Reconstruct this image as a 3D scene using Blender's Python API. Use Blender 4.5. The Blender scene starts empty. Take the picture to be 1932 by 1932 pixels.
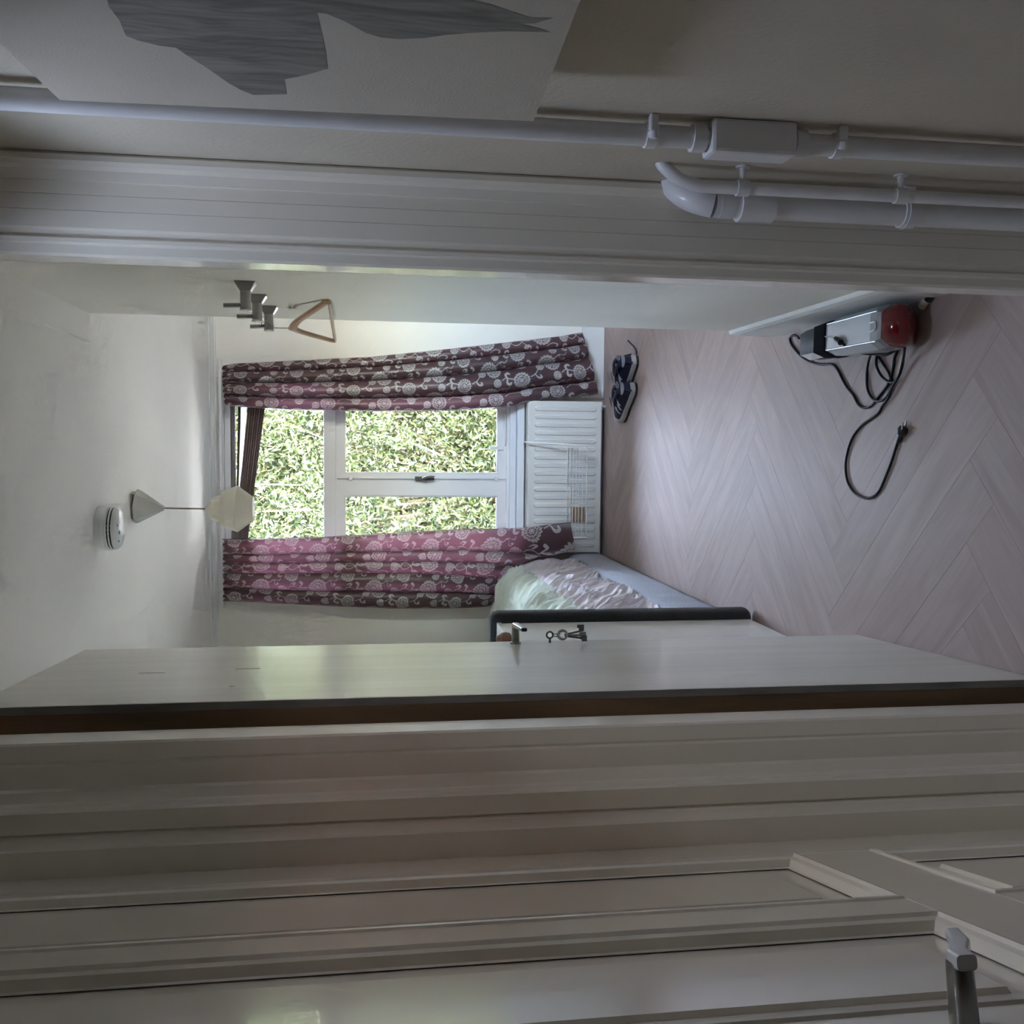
import bpy, bmesh, math, random
import numpy as np
from mathutils import Vector, Matrix, noise as mnoise

# ------------------------------------------------------------------ camera
sc = bpy.context.scene
col = sc.collection
F, PITCH, YAW, ZC = 1880.0, math.radians(8.5), math.radians(3.94), 1.55
CR = np.array([math.cos(YAW), math.sin(YAW), 0.0])
CH = np.array([-math.sin(YAW), math.cos(YAW), 0.0])
CF = CH * math.cos(PITCH) + np.array([0, 0, -math.sin(PITCH)])
CU = np.cross(CR, CF)
CO = np.array([0, 0, ZC])
cam = bpy.data.cameras.new('camera')
camo = bpy.data.objects.new('camera', cam)
col.objects.link(camo)
cam.sensor_width = 36.0
cam.lens = 36.0 * F / 1932.0
cam.clip_start = 0.02
M = Matrix.Identity(4)
for i in range(3):                       # the phone was held on its side: image right is down
    M[i][0] = -CU[i]; M[i][1] = CR[i]; M[i][2] = -CF[i]; M[i][3] = CO[i]
camo.matrix_world = M
sc.camera = camo
# ------------------------------------------------------------------ sky, sun, exposure
world = bpy.data.worlds.new('sky'); sc.world = world
world.use_nodes = True
wn = world.node_tree.nodes; wl = world.node_tree.links
sky = wn.new('ShaderNodeTexSky'); sky.sky_type = 'NISHITA'; sky.sun_disc = False
sky.sun_elevation = math.radians(52); sky.sun_rotation = math.radians(90)
sky.air_density = 1.0; sky.dust_density = 1.5; sky.ozone_density = 1.0
haze = wn.new('ShaderNodeMixRGB'); haze.inputs[0].default_value = 0.60; haze.inputs[2].default_value = (1.0, 0.955, 0.92, 1)
wl.new(sky.outputs[0], haze.inputs[1]); wl.new(haze.outputs[0], wn['Background'].inputs['Color'])
wn['Background'].inputs['Strength'].default_value = 6.0
sun = bpy.data.lights.new('sun', 'SUN'); sun.energy = 4.5; sun.angle = math.radians(0.53)
sun.color = (1.0, 0.95, 0.86)
suno = bpy.data.objects.new('sun', sun); col.objects.link(suno)
suno.rotation_euler = Vector((-0.75, 0.0, -0.85)).to_track_quat('-Z', 'Y').to_euler()
sc.view_settings.view_transform = 'Standard'
sc.view_settings.look = 'None'
sc.view_settings.gamma = 1.0
sc.view_settings.use_curve_mapping = False
sc.view_settings.exposure = 2.42
sc.cycles.use_denoising = True
sc.cycles.use_adaptive_sampling = True
sc.cycles.adaptive_threshold = 0.1
sc.cycles.adaptive_min_samples = 24
sc.cycles.max_bounces = 10
sc.cycles.diffuse_bounces = 7
sc.cycles.glossy_bounces = 4
sc.cycles.transmission_bounces = 6
sc.cycles.transparent_max_bounces = 10
sc.cycles.sample_clamp_indirect = 12.0
sc.cycles.caustics_reflective = False
sc.cycles.caustics_refractive = False
# daylight sampling guide in the window opening (a portal gives off no light itself)
pl = bpy.data.lights.new('window_portal', 'AREA'); pl.shape = 'RECTANGLE'; pl.size = 1.3; pl.size_y = 1.8
pl.cycles.is_portal = True
plo = bpy.data.objects.new('window_portal', pl); col.objects.link(plo)
plo.location = (-0.31, 6.60, 1.5); plo.rotation_euler = (math.radians(-90), 0, 0)

pl2 = bpy.data.lights.new('alcove_portal', 'AREA'); pl2.shape = 'RECTANGLE'; pl2.size = 0.78; pl2.size_y = 0.8
pl2.cycles.is_portal = True
pl2o = bpy.data.objects.new('alcove_portal', pl2); col.objects.link(pl2o)
pl2o.location = (1.59, 3.39, 1.55); pl2o.rotation_euler = (math.radians(90), 0, 0)
for nm_, lc_, rt_, sz_ in (('hall_portal', (0.05, 1.57, 2.61), (0, 0, 0), (.30, .34)), ('side_portal', (-1.885, 3.35, 1.65), (90, 0, -90), (.3, .4))):
    q_ = bpy.data.lights.new(nm_, 'AREA'); q_.shape = 'RECTANGLE'; q_.size, q_.size_y = sz_; q_.cycles.is_portal = True
    qo_ = bpy.data.objects.new(nm_, q_); col.objects.link(qo_); qo_.location = lc_; qo_.rotation_euler = [math.radians(a) for a in rt_]
rnd = random.Random(7)
D = 6.384            # back wall
H = 2.48             # ceiling


def ray(x, y):
    return CF * F + CR * (966 - y) - CU * (x - 966)
def onY(x, y, Y):
    d = ray(x, y); return CO + d * (Y / d[1])
def onX(x, y, X):
    d = ray(x, y); return CO + d * (X / d[0])
def onZ(x, y, Z):
    d = ray(x, y); return CO + d * ((Z - ZC) / d[2])

# ------------------------------------------------------------------ materials
MATS = {}
def new_mat(name):
    m = bpy.data.materials.new(name); m.use_nodes = True
    return m, m.node_tree.nodes, m.node_tree.links, m.node_tree.nodes['Principled BSDF']
def mat(name, c, rough=0.5, metal=0.0, var=0.08, scale=6.0, bump=0.0, bscale=200.0, spec=0.5, stretch=(1, 1, 1), coat=0.0, sheen=0.0, c2=None, lo=0.35, hi=0.65):
    if name in MATS: return MATS[name]
    m, n, l, b = new_mat(name)
    tc = n.new('ShaderNodeTexCoord'); mp = n.new('ShaderNodeMapping'); mp.inputs['Scale'].default_value = stretch
    l.new(tc.outputs['Object'], mp.inputs['Vector'])
    nz = n.new('ShaderNodeTexNoise'); nz.inputs['Scale'].default_value = scale; nz.inputs['Detail'].default_value = 5
    l.new(mp.outputs[0], nz.inputs['Vector'])
    rp = n.new('ShaderNodeValToRGB')
    a = [max(0, x * (1 - var)) for x in c]; d = [min(1, x * (1 + var)) for x in c] if c2 is None else list(c2)
    rp.color_ramp.elements[0].color = (*a, 1); rp.color_ramp.elements[1].color = (*d, 1)
    rp.color_ramp.elements[0].position = lo; rp.color_ramp.elements[1].position = hi
    l.new(nz.outputs['Fac'], rp.inputs['Fac']); l.new(rp.outputs['Color'], b.inputs['Base Color'])
    b.inputs['Roughness'].default_value = rough; b.inputs['Metallic'].default_value = metal
    b.inputs['Specular IOR Level'].default_value = spec
    b.inputs['Coat Weight'].default_value = coat; b.inputs['Sheen Weight'].default_value = sheen
    if bump:
        nb = n.new('ShaderNodeTexNoise'); nb.inputs['Scale'].default_value = bscale; nb.inputs['Detail'].default_value = 3
        l.new(mp.outputs[0], nb.inputs['Vector'])
        bp = n.new('ShaderNodeBump'); bp.inputs['Strength'].default_value = bump; bp.inputs['Distance'].default_value = 0.01
        l.new(nb.outputs['Fac'], bp.inputs['Height']); l.new(bp.outputs[0], b.inputs['Normal'])
    MATS[name] = m
    return m

WALL = mat('wall_paint', (0.83, 0.805, 0.74), 0.85, var=0.03, scale=2.0, bump=0.12, bscale=120, spec=0.2)
CEIL = mat('ceiling_paint', (0.84, 0.815, 0.765), 0.9, var=0.02, scale=1.5, bump=0.1, bscale=90, spec=0.2)
HALLP = mat('hall_paint', (0.63, 0.57, 0.48), 0.75, var=0.05, scale=3.0, bump=0.1, bscale=100, spec=0.3)
GLOSS = mat('gloss_paint', (0.70, 0.685, 0.63), 0.26, var=0.04, scale=5.0, bump=0.05, bscale=25, stretch=(1, 1, 0.12))
DOORP = mat('door_paint', (0.77, 0.745, 0.685), 0.26, var=0.05, scale=9.0, bump=0.10, bscale=22, stretch=(1, 1, 0.08))
HALLG = mat('hall_gloss', (0.80, 0.745, 0.66), 0.17, var=0.012, scale=5.0, bump=0.012, bscale=25, stretch=(1, 1, 0.12), spec=0.7, coat=0.25)
BASEB = mat('baseboard_paint', (0.76, 0.76, 0.73), 0.75, var=0.03, bump=0.03, bscale=60)
RAWW = mat('raw_wood', (0.13, 0.075, 0.035), 0.7, var=0.35, scale=14, stretch=(1, 1, 0.15), bump=0.2, bscale=60)
WINP = mat('window_paint', (0.80, 0.79, 0.80), 0.35, var=0.02)
SILLP = mat('sill_paint', (0.78, 0.80, 0.84), 0.3, var=0.02)
PIPEP = mat('pipe_paint', (0.78, 0.77, 0.80), 0.3, var=0.03, scale=20, bump=0.06, bscale=40)
CHROME = mat('brushed_nickel', (0.42, 0.41, 0.39), 0.28, 1.0, var=0.08, scale=40)
DCHROME = mat('dark_steel', (0.20, 0.19, 0.18), 0.35, 1.0, var=0.1, scale=40)
BRASS = mat('aged_brass', (0.30, 0.25, 0.18), 0.35, 1.0, var=0.15, scale=60)
WHITEPL = mat('white_plastic', (0.80, 0.80, 0.79), 0.3, var=0.02)
BLACKPL = mat('black_plastic', (0.012, 0.012, 0.014), 0.3, var=0.2)
CORDM = mat('cord_rubber', (0.006, 0.006, 0.007), 0.5, var=0.2, spec=0.25)
ENAMEL = mat('radiator_enamel', (0.74, 0.735, 0.70), 0.35, var=0.02)
WIREW = mat('white_wire', (0.88, 0.88, 0.90), 0.25, var=0.01)
SILVER = mat('silver_plastic', (0.56, 0.58, 0.60), 0.30, 0.25, var=0.03)
SILVER2 = mat('dark_silver_plastic', (0.28, 0.285, 0.29), 0.32, 0.2, var=0.03)
GREYPL = mat('grey_plastic', (0.06, 0.062, 0.072), 0.6, var=0.05, spec=0.3)
REDPL = mat('red_plastic', (0.16, 0.004, 0.008), 0.10, var=0.15, coat=0.6)
HANGW = mat('hanger_wood', (0.52, 0.34, 0.23), 0.4, var=0.12, scale=20, stretch=(1, 0.2, 1))
CHARC = mat('charcoal_fabric', (0.030, 0.030, 0.034), 0.95, var=0.25, scale=90, bump=0.5, bscale=600, sheen=0.35)
BLUEG = mat('bluegrey_fabric', (0.42, 0.45, 0.54), 0.95, var=0.14, scale=120, bump=0.5, bscale=500, sheen=0.2)
SHEET = mat('sheet_cotton', (0.70, 0.66, 0.71), 0.9, var=0.04, scale=8, bump=0.15, bscale=300, sheen=0.1)
MINT = mat('mint_cotton', (0.72, 0.82, 0.735), 0.9, var=0.04, scale=6, bump=0.12, bscale=300, sheen=0.1)
MATTW = mat('mattress_ticking', (0.66, 0.66, 0.64), 0.9, var=0.05, scale=20)
NAVY = mat('navy_suede', (0.008, 0.010, 0.035), 0.7, var=0.25, scale=60, bump=0.2, bscale=400)
SHOEW = mat('shoe_white', (0.55, 0.55, 0.58), 0.5, var=0.05)
SHOEG = mat('shoe_grey', (0.27, 0.27, 0.28), 0.6, var=0.08)
SOLE = mat('sole_rubber', (0.42, 0.40, 0.38), 0.6, var=0.08, scale=30)
SOLED = mat('sole_dark', (0.012, 0.011, 0.012), 0.6, var=0.2)
LINING = mat('shoe_lining', (0.006, 0.006, 0.010), 0.9, var=0.3)
CABW = mat('cabinet_white', (0.76, 0.755, 0.73), 0.35, var=0.015)
BROWNW = mat('brown_wood', (0.26, 0.13, 0.08), 0.4, var=0.2, scale=25)
TANB = mat('tan_bamboo', (0.40, 0.27, 0.15), 0.6, var=0.15, scale=30, stretch=(1, 1, 6))
PAPER = mat('canvas_white', (0.55, 0.495, 0.42), 0.85, var=0.02, bump=0.1, bscale=300)
CANVE = mat('canvas_edge', (0.40, 0.38, 0.34), 0.9, var=0.05)
BLINDM = mat('blind_brown', (0.20, 0.145, 0.13), 0.7, var=0.12, scale=40)
GRIM = mat('dark_gap', (0.02, 0.02, 0.02), 0.9, var=0.1)
BARK = mat('bark', (0.24, 0.18, 0.12), 0.9, var=0.3, scale=20)
LAWN = mat('gravel', (0.34, 0.32, 0.29), 0.95, var=0.25, scale=30, bump=0.5, bscale=60)

def glass_mat():
    m, n, l, b = new_mat('window_glass')
    b.inputs['Base Color'].default_value = (1, 1, 1, 1)
    out = n['Material Output']
    tr = n.new('ShaderNodeBsdfTransparent'); tr.inputs['Color'].default_value = (0.96, 0.98, 0.97, 1)
    gl = n.new('ShaderNodeBsdfGlossy'); gl.inputs['Roughness'].default_value = 0.02
    fr = n.new('ShaderNodeFresnel'); fr.inputs['IOR'].default_value = 1.45
    nz = n.new('ShaderNodeTexNoise'); nz.inputs['Scale'].default_value = 3.0
    bp = n.new('ShaderNodeBump'); bp.inputs['Strength'].default_value = 0.02
    l.new(nz.outputs['Fac'], bp.inputs['Height']); l.new(bp.outputs[0], gl.inputs['Normal'])
    mx = n.new('ShaderNodeMixShader'); l.new(fr.outputs[0], mx.inputs[0]); l.new(tr.outputs[0], mx.inputs[1]); l.new(gl.outputs[0], mx.inputs[2])
    l.new(mx.outputs[0], out.inputs['Surface'])
    return m
GLASS = glass_mat()

def translucent_mat(name, c, ct, fac, rough=0.8):
    m, n, l, b = new_mat(name)
    nz = n.new('ShaderNodeTexNoise'); nz.inputs['Scale'].default_value = 20.0
    mxc = n.new('ShaderNodeMixRGB'); mxc.inputs[1].default_value = (*[x * .93 for x in c], 1); mxc.inputs[2].default_value = (*c, 1)
    l.new(nz.outputs['Fac'], mxc.inputs[0]); l.new(mxc.outputs[0], b.inputs['Base Color'])
    b.inputs['Roughness'].default_value = rough
    t = n.new('ShaderNodeBsdfTranslucent'); t.inputs['Color'].default_value = (*ct, 1)
    mx = n.new('ShaderNodeMixShader'); mx.inputs[0].default_value = fac
    l.new(b.outputs[0], mx.inputs[1]); l.new(t.outputs[0], mx.inputs[2]); l.new(mx.outputs[0], n['Material Output'].inputs['Surface'])
    return m
OPAL = translucent_mat('opal_glass', (0.88, 0.85, 0.77), (0.90, 0.86, 0.76), 0.45, 0.35)
SHEER = translucent_mat('sheer_pleat', (0.75, 0.72, 0.72), (0.95, 0.9, 0.92), 0.6)

def leaf_mat():
    m, n, l, b = new_mat('leaf')
    g = n.new('ShaderNodeNewGeometry')
    rp = n.new('ShaderNodeValToRGB')
    e = rp.color_ramp.elements
    e[0].color = (0.026, 0.036, 0.015, 1); e[0].position = 0.0
    e[1].color = (0.17, 0.165, 0.05, 1); e[1].position = 1.0
    k = e.new(0.35); k.color = (0.05, 0.068, 0.022, 1)
    k = e.new(0.7); k.color = (0.095, 0.115, 0.032, 1)
    k = e.new(0.95); k.color = (0.21, 0.165, 0.09, 1)
    l.new(g.outputs['Random Per Island'], rp.inputs['Fac']); l.new(rp.outputs['Color'], b.inputs['Base Color'])
    b.inputs['Roughness'].default_value = 0.35
    t = n.new('ShaderNodeBsdfTranslucent'); l.new(rp.outputs['Color'], t.inputs['Color'])
    mx = n.new('ShaderNodeMixShader'); mx.inputs[0].default_value = 0.35
    l.new(b.outputs[0], mx.inputs[1]); l.new(t.outputs[0], mx.inputs[2]); l.new(mx.outputs[0], n['Material Output'].inputs['Surface'])
    return m
LEAF = leaf_mat()

def plank_mat():
    m, n, l, b = new_mat('floor_plank_wood')
    tc = n.new('ShaderNodeTexCoord'); oi = n.new('ShaderNodeObjectInfo')
    ad = n.new('ShaderNodeVectorMath'); ad.operation = 'ADD'
    cb = n.new('ShaderNodeCombineXYZ'); mu = n.new('ShaderNodeMath'); mu.operation = 'MULTIPLY'; mu.inputs[1].default_value = 37.0
    l.new(oi.outputs['Random'], mu.inputs[0]); l.new(mu.outputs[0], cb.inputs[0]); l.new(mu.outputs[0], cb.inputs[1])
    l.new(tc.outputs['Object'], ad.inputs[0]); l.new(cb.outputs[0], ad.inputs[1])
    mp = n.new('ShaderNodeMapping'); mp.inputs['Scale'].default_value = (0.9, 7.0, 1.0); l.new(ad.outputs[0], mp.inputs['Vector'])
    n1 = n.new('ShaderNodeTexNoise'); n1.inputs['Scale'].default_value = 2.2; n1.inputs['Detail'].default_value = 6; n1.inputs['Distortion'].default_value = 1.2
    l.new(mp.outputs[0], n1.inputs['Vector'])
    mp2 = n.new('ShaderNodeMapping'); mp2.inputs['Scale'].default_value = (3.0, 60.0, 1.0); l.new(ad.outputs[0], mp2.inputs['Vector'])
    n2 = n.new('ShaderNodeTexNoise'); n2.inputs['Scale'].default_value = 3.0; n2.inputs['Detail'].default_value = 4; l.new(mp2.outputs[0], n2.inputs['Vector'])
    rp = n.new('ShaderNodeValToRGB'); e = rp.color_ramp.elements
    e[0].color = (0.36, 0.272, 0.25, 1); e[0].position = 0.25; e[1].color = (0.445, 0.352, 0.328, 1); e[1].position = 0.75
    l.new(n1.outputs['Fac'], rp.inputs['Fac'])
    rp2 = n.new('ShaderNodeValToRGB'); e = rp2.color_ramp.elements
    e[0].color = (0.94, 0.94, 0.94, 1); e[0].position = 0.3; e[1].color = (1.02, 1.02, 1.02, 1); e[1].position = 0.7
    l.new(n2.outputs['Fac'], rp2.inputs['Fac'])
    mx = n.new('ShaderNodeMixRGB'); mx.blend_type = 'MULTIPLY'; mx.inputs[0].default_value = 1.0
    l.new(rp.outputs[0], mx.inputs[1]); l.new(rp2.outputs[0], mx.inputs[2])
    mr = n.new('ShaderNodeMapRange'); mr.inputs['To Min'].default_value = 0.96; mr.inputs['To Max'].default_value = 1.04
    l.new(oi.outputs['Random'], mr.inputs['Value'])
    mx2 = n.new('ShaderNodeMixRGB'); mx2.blend_type = 'MULTIPLY'; mx2.inputs[0].default_value = 1.0
    l.new(mx.outputs[0], mx2.inputs[1]); l.new(mr.outputs[0], mx2.inputs[2])
    l.new(mx2.outputs[0], b.inputs['Base Color'])
    sm = n.new('ShaderNodeTexNoise'); sm.inputs['Scale'].default_value = 3.0; sm.inputs['Detail'].default_value = 5
    g = n.new('ShaderNodeNewGeometry'); l.new(g.outputs['Position'], sm.inputs['Vector'])
    rr = n.new('ShaderNodeMapRange'); rr.inputs['To Min'].default_value = 0.42; rr.inputs['To Max'].default_value = 0.56
    l.new(sm.outputs['Fac'], rr.inputs['Value']); l.new(rr.outputs[0], b.inputs['Roughness'])
    b.inputs['Specular IOR Level'].default_value = 0.11
    bp = n.new('ShaderNodeBump'); bp.inputs['Strength'].default_value = 0.06; bp.inputs['Distance'].default_value = 0.003
    l.new(n2.outputs['Fac'], bp.inputs['Height']); l.new(bp.outputs[0], b.inputs['Normal'])
    return m
PLANK = plank_mat()

def curtain_mat():
    m, n, l, b = new_mat('floral_satin')
    at = n.new('ShaderNodeAttribute'); at.attribute_name = 'motif'
    rp = n.new('ShaderNodeValToRGB'); rp.color_ramp.elements[0].position = 0.47; rp.color_ramp.elements[1].position = 0.53
    l.new(at.outputs['Fac'], rp.inputs['Fac'])
    c = n.new('ShaderNodeMixRGB'); c.inputs[1].default_value = (0.078, 0.040, 0.044, 1); c.inputs[2].default_value = (0.46, 0.43, 0.42, 1)
    l.new(rp.outputs[0], c.inputs[0]); l.new(c.outputs[0], b.inputs['Base Color'])
    rg = n.new('ShaderNodeMapRange'); rg.inputs['To Min'].default_value = 0.36; rg.inputs['To Max'].default_value = 0.6
    l.new(rp.outputs[0], rg.inputs['Value']); l.new(rg.outputs[0], b.inputs['Roughness'])
    b.inputs['Sheen Weight'].default_value = 0.12; b.inputs['Sheen Tint'].default_value = (0.8, 0.55, 0.7, 1)
    tcn = n.new('ShaderNodeTexCoord'); nz = n.new('ShaderNodeTexNoise'); nz.inputs['Scale'].default_value = 400.0
    l.new(tcn.outputs['Object'], nz.inputs['Vector'])
    bp = n.new('ShaderNodeBump'); bp.inputs['Strength'].default_value = 0.08; bp.inputs['Distance'].default_value = 0.002
    l.new(nz.outputs['Fac'], bp.inputs['Height']); l.new(bp.outputs[0], b.inputs['Normal'])
    t = n.new('ShaderNodeBsdfTranslucent')
    c2 = n.new('ShaderNodeMixRGB'); c2.inputs[1].default_value = (0.30, 0.10, 0.135, 1); c2.inputs[2].default_value = (0.32, 0.15, 0.18, 1)
    l.new(rp.outputs[0], c2.inputs[0]); l.new(c2.outputs[0], t.inputs['Color'])
    mx = n.new('ShaderNodeMixShader'); mx.inputs[0].default_value = 0.16
    l.new(b.outputs[0], mx.inputs[1]); l.new(t.outputs[0], mx.inputs[2]); l.new(mx.outputs[0], n['Material Output'].inputs['Surface'])
    return m
CURT = curtain_mat()

def pencil_mat():
    m, n, l, b = new_mat('pencil_hatching')
    tc = n.new('ShaderNodeTexCoord')
    nz = n.new('ShaderNodeTexNoise'); nz.inputs['Scale'].default_value = 9.0; nz.inputs['Detail'].default_value = 6; nz.inputs['Distortion'].default_value = 1.5
    mp = n.new('ShaderNodeMapping'); mp.inputs['Scale'].default_value = (1, 3.0, 0.7); l.new(tc.outputs['Object'], mp.inputs['Vector']); l.new(mp.outputs[0], nz.inputs['Vector'])
    wv = n.new('ShaderNodeTexWave'); wv.inputs['Scale'].default_value = 26.0; wv.inputs['Distortion'].default_value = 22.0; wv.inputs['Detail'].default_value = 2.0; wv.inputs['Detail Scale'].default_value = 0.25
    wv.bands_direction = 'Y'; l.new(tc.outputs['Object'], wv.inputs['Vector'])
    ml = n.new('ShaderNodeMath'); ml.operation = 'MULTIPLY'; ml.inputs[1].default_value = 0.07; l.new(wv.outputs['Fac'], ml.inputs[0])
    ad = n.new('ShaderNodeMath'); ad.operation = 'ADD'; l.new(ml.outputs[0], ad.inputs[0]); l.new(nz.outputs['Fac'], ad.inputs[1])
    rp = n.new('ShaderNodeValToRGB'); rp.color_ramp.elements[0].color = (0.16, 0.145, 0.128, 1); rp.color_ramp.elements[0].position = 0.35
    rp.color_ramp.elements[1].color = (0.36, 0.332, 0.295, 1); rp.color_ramp.elements[1].position = 0.85
    l.new(ad.outputs[0], rp.inputs['Fac']); l.new(rp.outputs[0], b.inputs['Base Color']); b.inputs['Roughness'].default_value = 0.8
    return m
PENCIL = pencil_mat()

# ------------------------------------------------------------------ mesh helpers
class MB:
    def __init__(self): self.v = []; self.f = []; self.sm = []
    def add(self, vs, fs, smooth=False):
        o = len(self.v); self.v += [tuple(map(float, p)) for p in vs]
        self.f += [tuple(i + o for i in f) for f in fs]; self.sm += [smooth] * len(fs)
        return self
    def box(self, a, b, bev=0.0):
        (x0, y0, z0), (x1, y1, z1) = [tuple(min(a[i], b[i]) for i in range(3)), tuple(max(a[i], b[i]) for i in range(3))]
        if bev <= 0:
            return self.add([(x0, y0, z0), (x1, y0, z0), (x1, y1, z0), (x0, y1, z0), (x0, y0, z1), (x1, y0, z1), (x1, y1, z1), (x0, y1, z1)],
                            [(0, 3, 2, 1), (4, 5, 6, 7), (0, 1, 5, 4), (1, 2, 6, 5), (2, 3, 7, 6), (3, 0, 4, 7)])
        bm = bmesh.new(); bmesh.ops.create_cube(bm, size=1)
        for v in bm.verts: v.co = Vector(((x0 + x1) / 2 + v.co.x * (x1 - x0), (y0 + y1) / 2 + v.co.y * (y1 - y0), (z0 + z1) / 2 + v.co.z * (z1 - z0)))
        bmesh.ops.bevel(bm, geom=list(bm.edges), offset=min(bev, 0.45 * min(x1 - x0, y1 - y0, z1 - z0)), segments=2, affect='EDGES', profile=0.5)
        bm.verts.index_update()
        self.add([v.co for v in bm.verts], [[v.index for v in f.verts] for f in bm.faces]); bm.free()
        return self
    def obox(self, c, ax, ay, az, sx, sy, sz, bev=0.0):
        t = MB().box((-sx / 2, -sy / 2, -sz / 2), (sx / 2, sy / 2, sz / 2), bev)
        c, ax, ay, az = map(np.array, (c, ax, ay, az))
        return self.add([c + ax * p[0] + ay * p[1] + az * p[2] for p in t.v], t.f)
    def tube(self, path, r, n=10, caps=True, smooth=True):
        P = [np.array(p, float) for p in path]; k = len(P)
        R = [r] * k if not hasattr(r, '__len__') else list(r)
        T = [P[min(i + 1, k - 1)] - P[max(i - 1, 0)] for i in range(k)]; T = [t / (np.linalg.norm(t) + 1e-12) for t in T]
        up = np.array([0, 0, 1.]) if abs(T[0][2]) < 0.9 else np.array([1., 0, 0])
        nn = np.cross(T[0], up); nn /= np.linalg.norm(nn)
        vs = []
        for i in range(k):
            nn = nn - T[i] * (nn @ T[i]); nn /= np.linalg.norm(nn) + 1e-12
            bb = np.cross(T[i], nn)
            for j in range(n):
                a = 2 * math.pi * j / n
                vs.append(P[i] + (nn * math.cos(a) + bb * math.sin(a)) * R[i])
        fs = [(i * n + j, i * n + (j + 1) % n, (i + 1) * n + (j + 1) % n, (i + 1) * n + j) for i in range(k - 1) for j in range(n)]
        self.add(vs, fs, smooth)
        if caps: self.add(vs[:n], [tuple(range(n))[::-1]]); self.add(vs[-n:], [tuple(range(n))])
        return self
    def lathe(self, prof, c, n=32, axis='z', caps=True, smooth=True):
        vs = []
        for (r, h) in prof:
            for j in range(n):
                a = 2 * math.pi * j / n; x, y = r * math.cos(a), r * math.sin(a)
                vs.append((c[0] + x, c[1] + y, c[2] + h) if axis == 'z' else ((c[0] + h, c[1] + x, c[2] + y) if axis == 'x' else (c[0] + y, c[1] + h, c[2] + x)))
        k = len(prof)
        self.add(vs, [(i * n + j, i * n + (j + 1) % n, (i + 1) * n + (j + 1) % n, (i + 1) * n + j) for i in range(k - 1) for j in range(n)], smooth)
        if caps: self.add(vs[:n], [tuple(range(n))[::-1]]); self.add(vs[-n:], [tuple(range(n))])
        return self
    def prism(self, poly, a, b, axis='z', smooth=False):
        n = len(poly)
        def P(p, h): return (p[0], p[1], h) if axis == 'z' else ((h, p[0], p[1]) if axis == 'x' else (p[0], h, p[1]))
        vs = [P(p, a) for p in poly] + [P(p, b) for p in poly]
        self.add(vs, [tuple(range(n))[::-1], tuple(range(n, 2 * n))]); self.add(vs, [(i, (i + 1) % n, n + (i + 1) % n, n + i) for i in range(n)], smooth)
        return self
    def grid(self, P, smooth=True, flip=False):
        P = np.asarray(P); a, b = P.shape[:2]
        fs = [(i * b + j, i * b + j + 1, (i + 1) * b + j + 1, (i + 1) * b + j) for i in range(a - 1) for j in range(b - 1)]
        if flip: fs = [f[::-1] for f in fs]
        return self.add(P.reshape(-1, 3), fs, smooth)
    def loft(self, rings, smooth=True, caps=True):
        n = len(rings[0]); vs = [p for r in rings for p in r]
        self.add(vs, [(i * n + j, i * n + (j + 1) % n, (i + 1) * n + (j + 1) % n, (i + 1) * n + j) for i in range(len(rings) - 1) for j in range(n)], smooth)
        if caps: self.add(rings[0], [tuple(range(n))[::-1]]); self.add(rings[-1], [tuple(range(n))])
        return self

WLOC = {}
def tag(o, label=None, cat=None, group=None, kind=None):
    if label: o['label'] = label
    if cat: o['category'] = cat
    if group: o['group'] = group
    if kind: o['kind'] = kind
    return o
def empty(name, loc, label, cat, group=None, kind=None):
    o = bpy.data.objects.new(name, None); col.objects.link(o); o.location = loc; o.empty_display_size = 0.05
    WLOC[o.name] = np.array(loc, float)
    return tag(o, label, cat, group, kind)
def obj(name, mb, m, parent=None, label=None, cat=None, group=None, kind=None, origin=None, weld=False):
    off = WLOC.get(parent.name, np.zeros(3)) if parent is not None else (np.zeros(3) if origin is None else np.array(origin, float))
    me = bpy.data.meshes.new(name)
    vs = np.asarray(mb.v, float) - off
    me.from_pydata([tuple(p) for p in vs], [], mb.f)
    me.polygons.foreach_set('use_smooth', mb.sm)
    me.update()
    if weld:
        bm = bmesh.new(); bm.from_mesh(me); bmesh.ops.remove_doubles(bm, verts=bm.verts, dist=1e-5)
        bmesh.ops.recalc_face_normals(bm, faces=bm.faces); bm.to_mesh(me); bm.free()
    me.materials.append(m)
    o = bpy.data.objects.new(name, me); col.objects.link(o)
    if parent is not None: o.parent = parent; WLOC[o.name] = off
    else: o.location = off; WLOC[o.name] = off
    return tag(o, label, cat, group, kind)
def struct(name, mb, m, label, cat, parent=None): return obj(name, mb, m, parent, label, cat, kind='structure')
def copy_tree(o, parent=None):
    c = o.copy(); col.objects.link(c); c.parent = parent
    for ch in [x for x in col.objects if x.parent == o]: copy_tree(ch, c)
    return c
def smooth_path(pts, sub=6):
    P = [np.array(p, float) for p in pts]; out = []
    for i in range(len(P) - 1):
        p0, p1, p2, p3 = P[max(i - 1, 0)], P[i], P[i + 1], P[min(i + 2, len(P) - 1)]
        for k in range(sub):
            t = k / sub
            out.append(0.5 * ((2 * p1) + (-p0 + p2) * t + (2 * p0 - 5 * p1 + 4 * p2 - p3) * t * t + (-p0 + 3 * p1 - 3 * p2 + p3) * t ** 3))
    out.append(P[-1]); return out
def rrect(w, h, r, n=5):
    pts = []
    for cx, cy, a0 in ((w / 2 - r, h / 2 - r, 0), (-w / 2 + r, h / 2 - r, 90), (-w / 2 + r, -h / 2 + r, 180), (w / 2 - r, -h / 2 + r, 270)):
        for k in range(n):
            a = math.radians(a0 + 90 * k / (n - 1)); pts.append((cx + r * math.cos(a), cy + r * math.sin(a)))
    return pts

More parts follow.
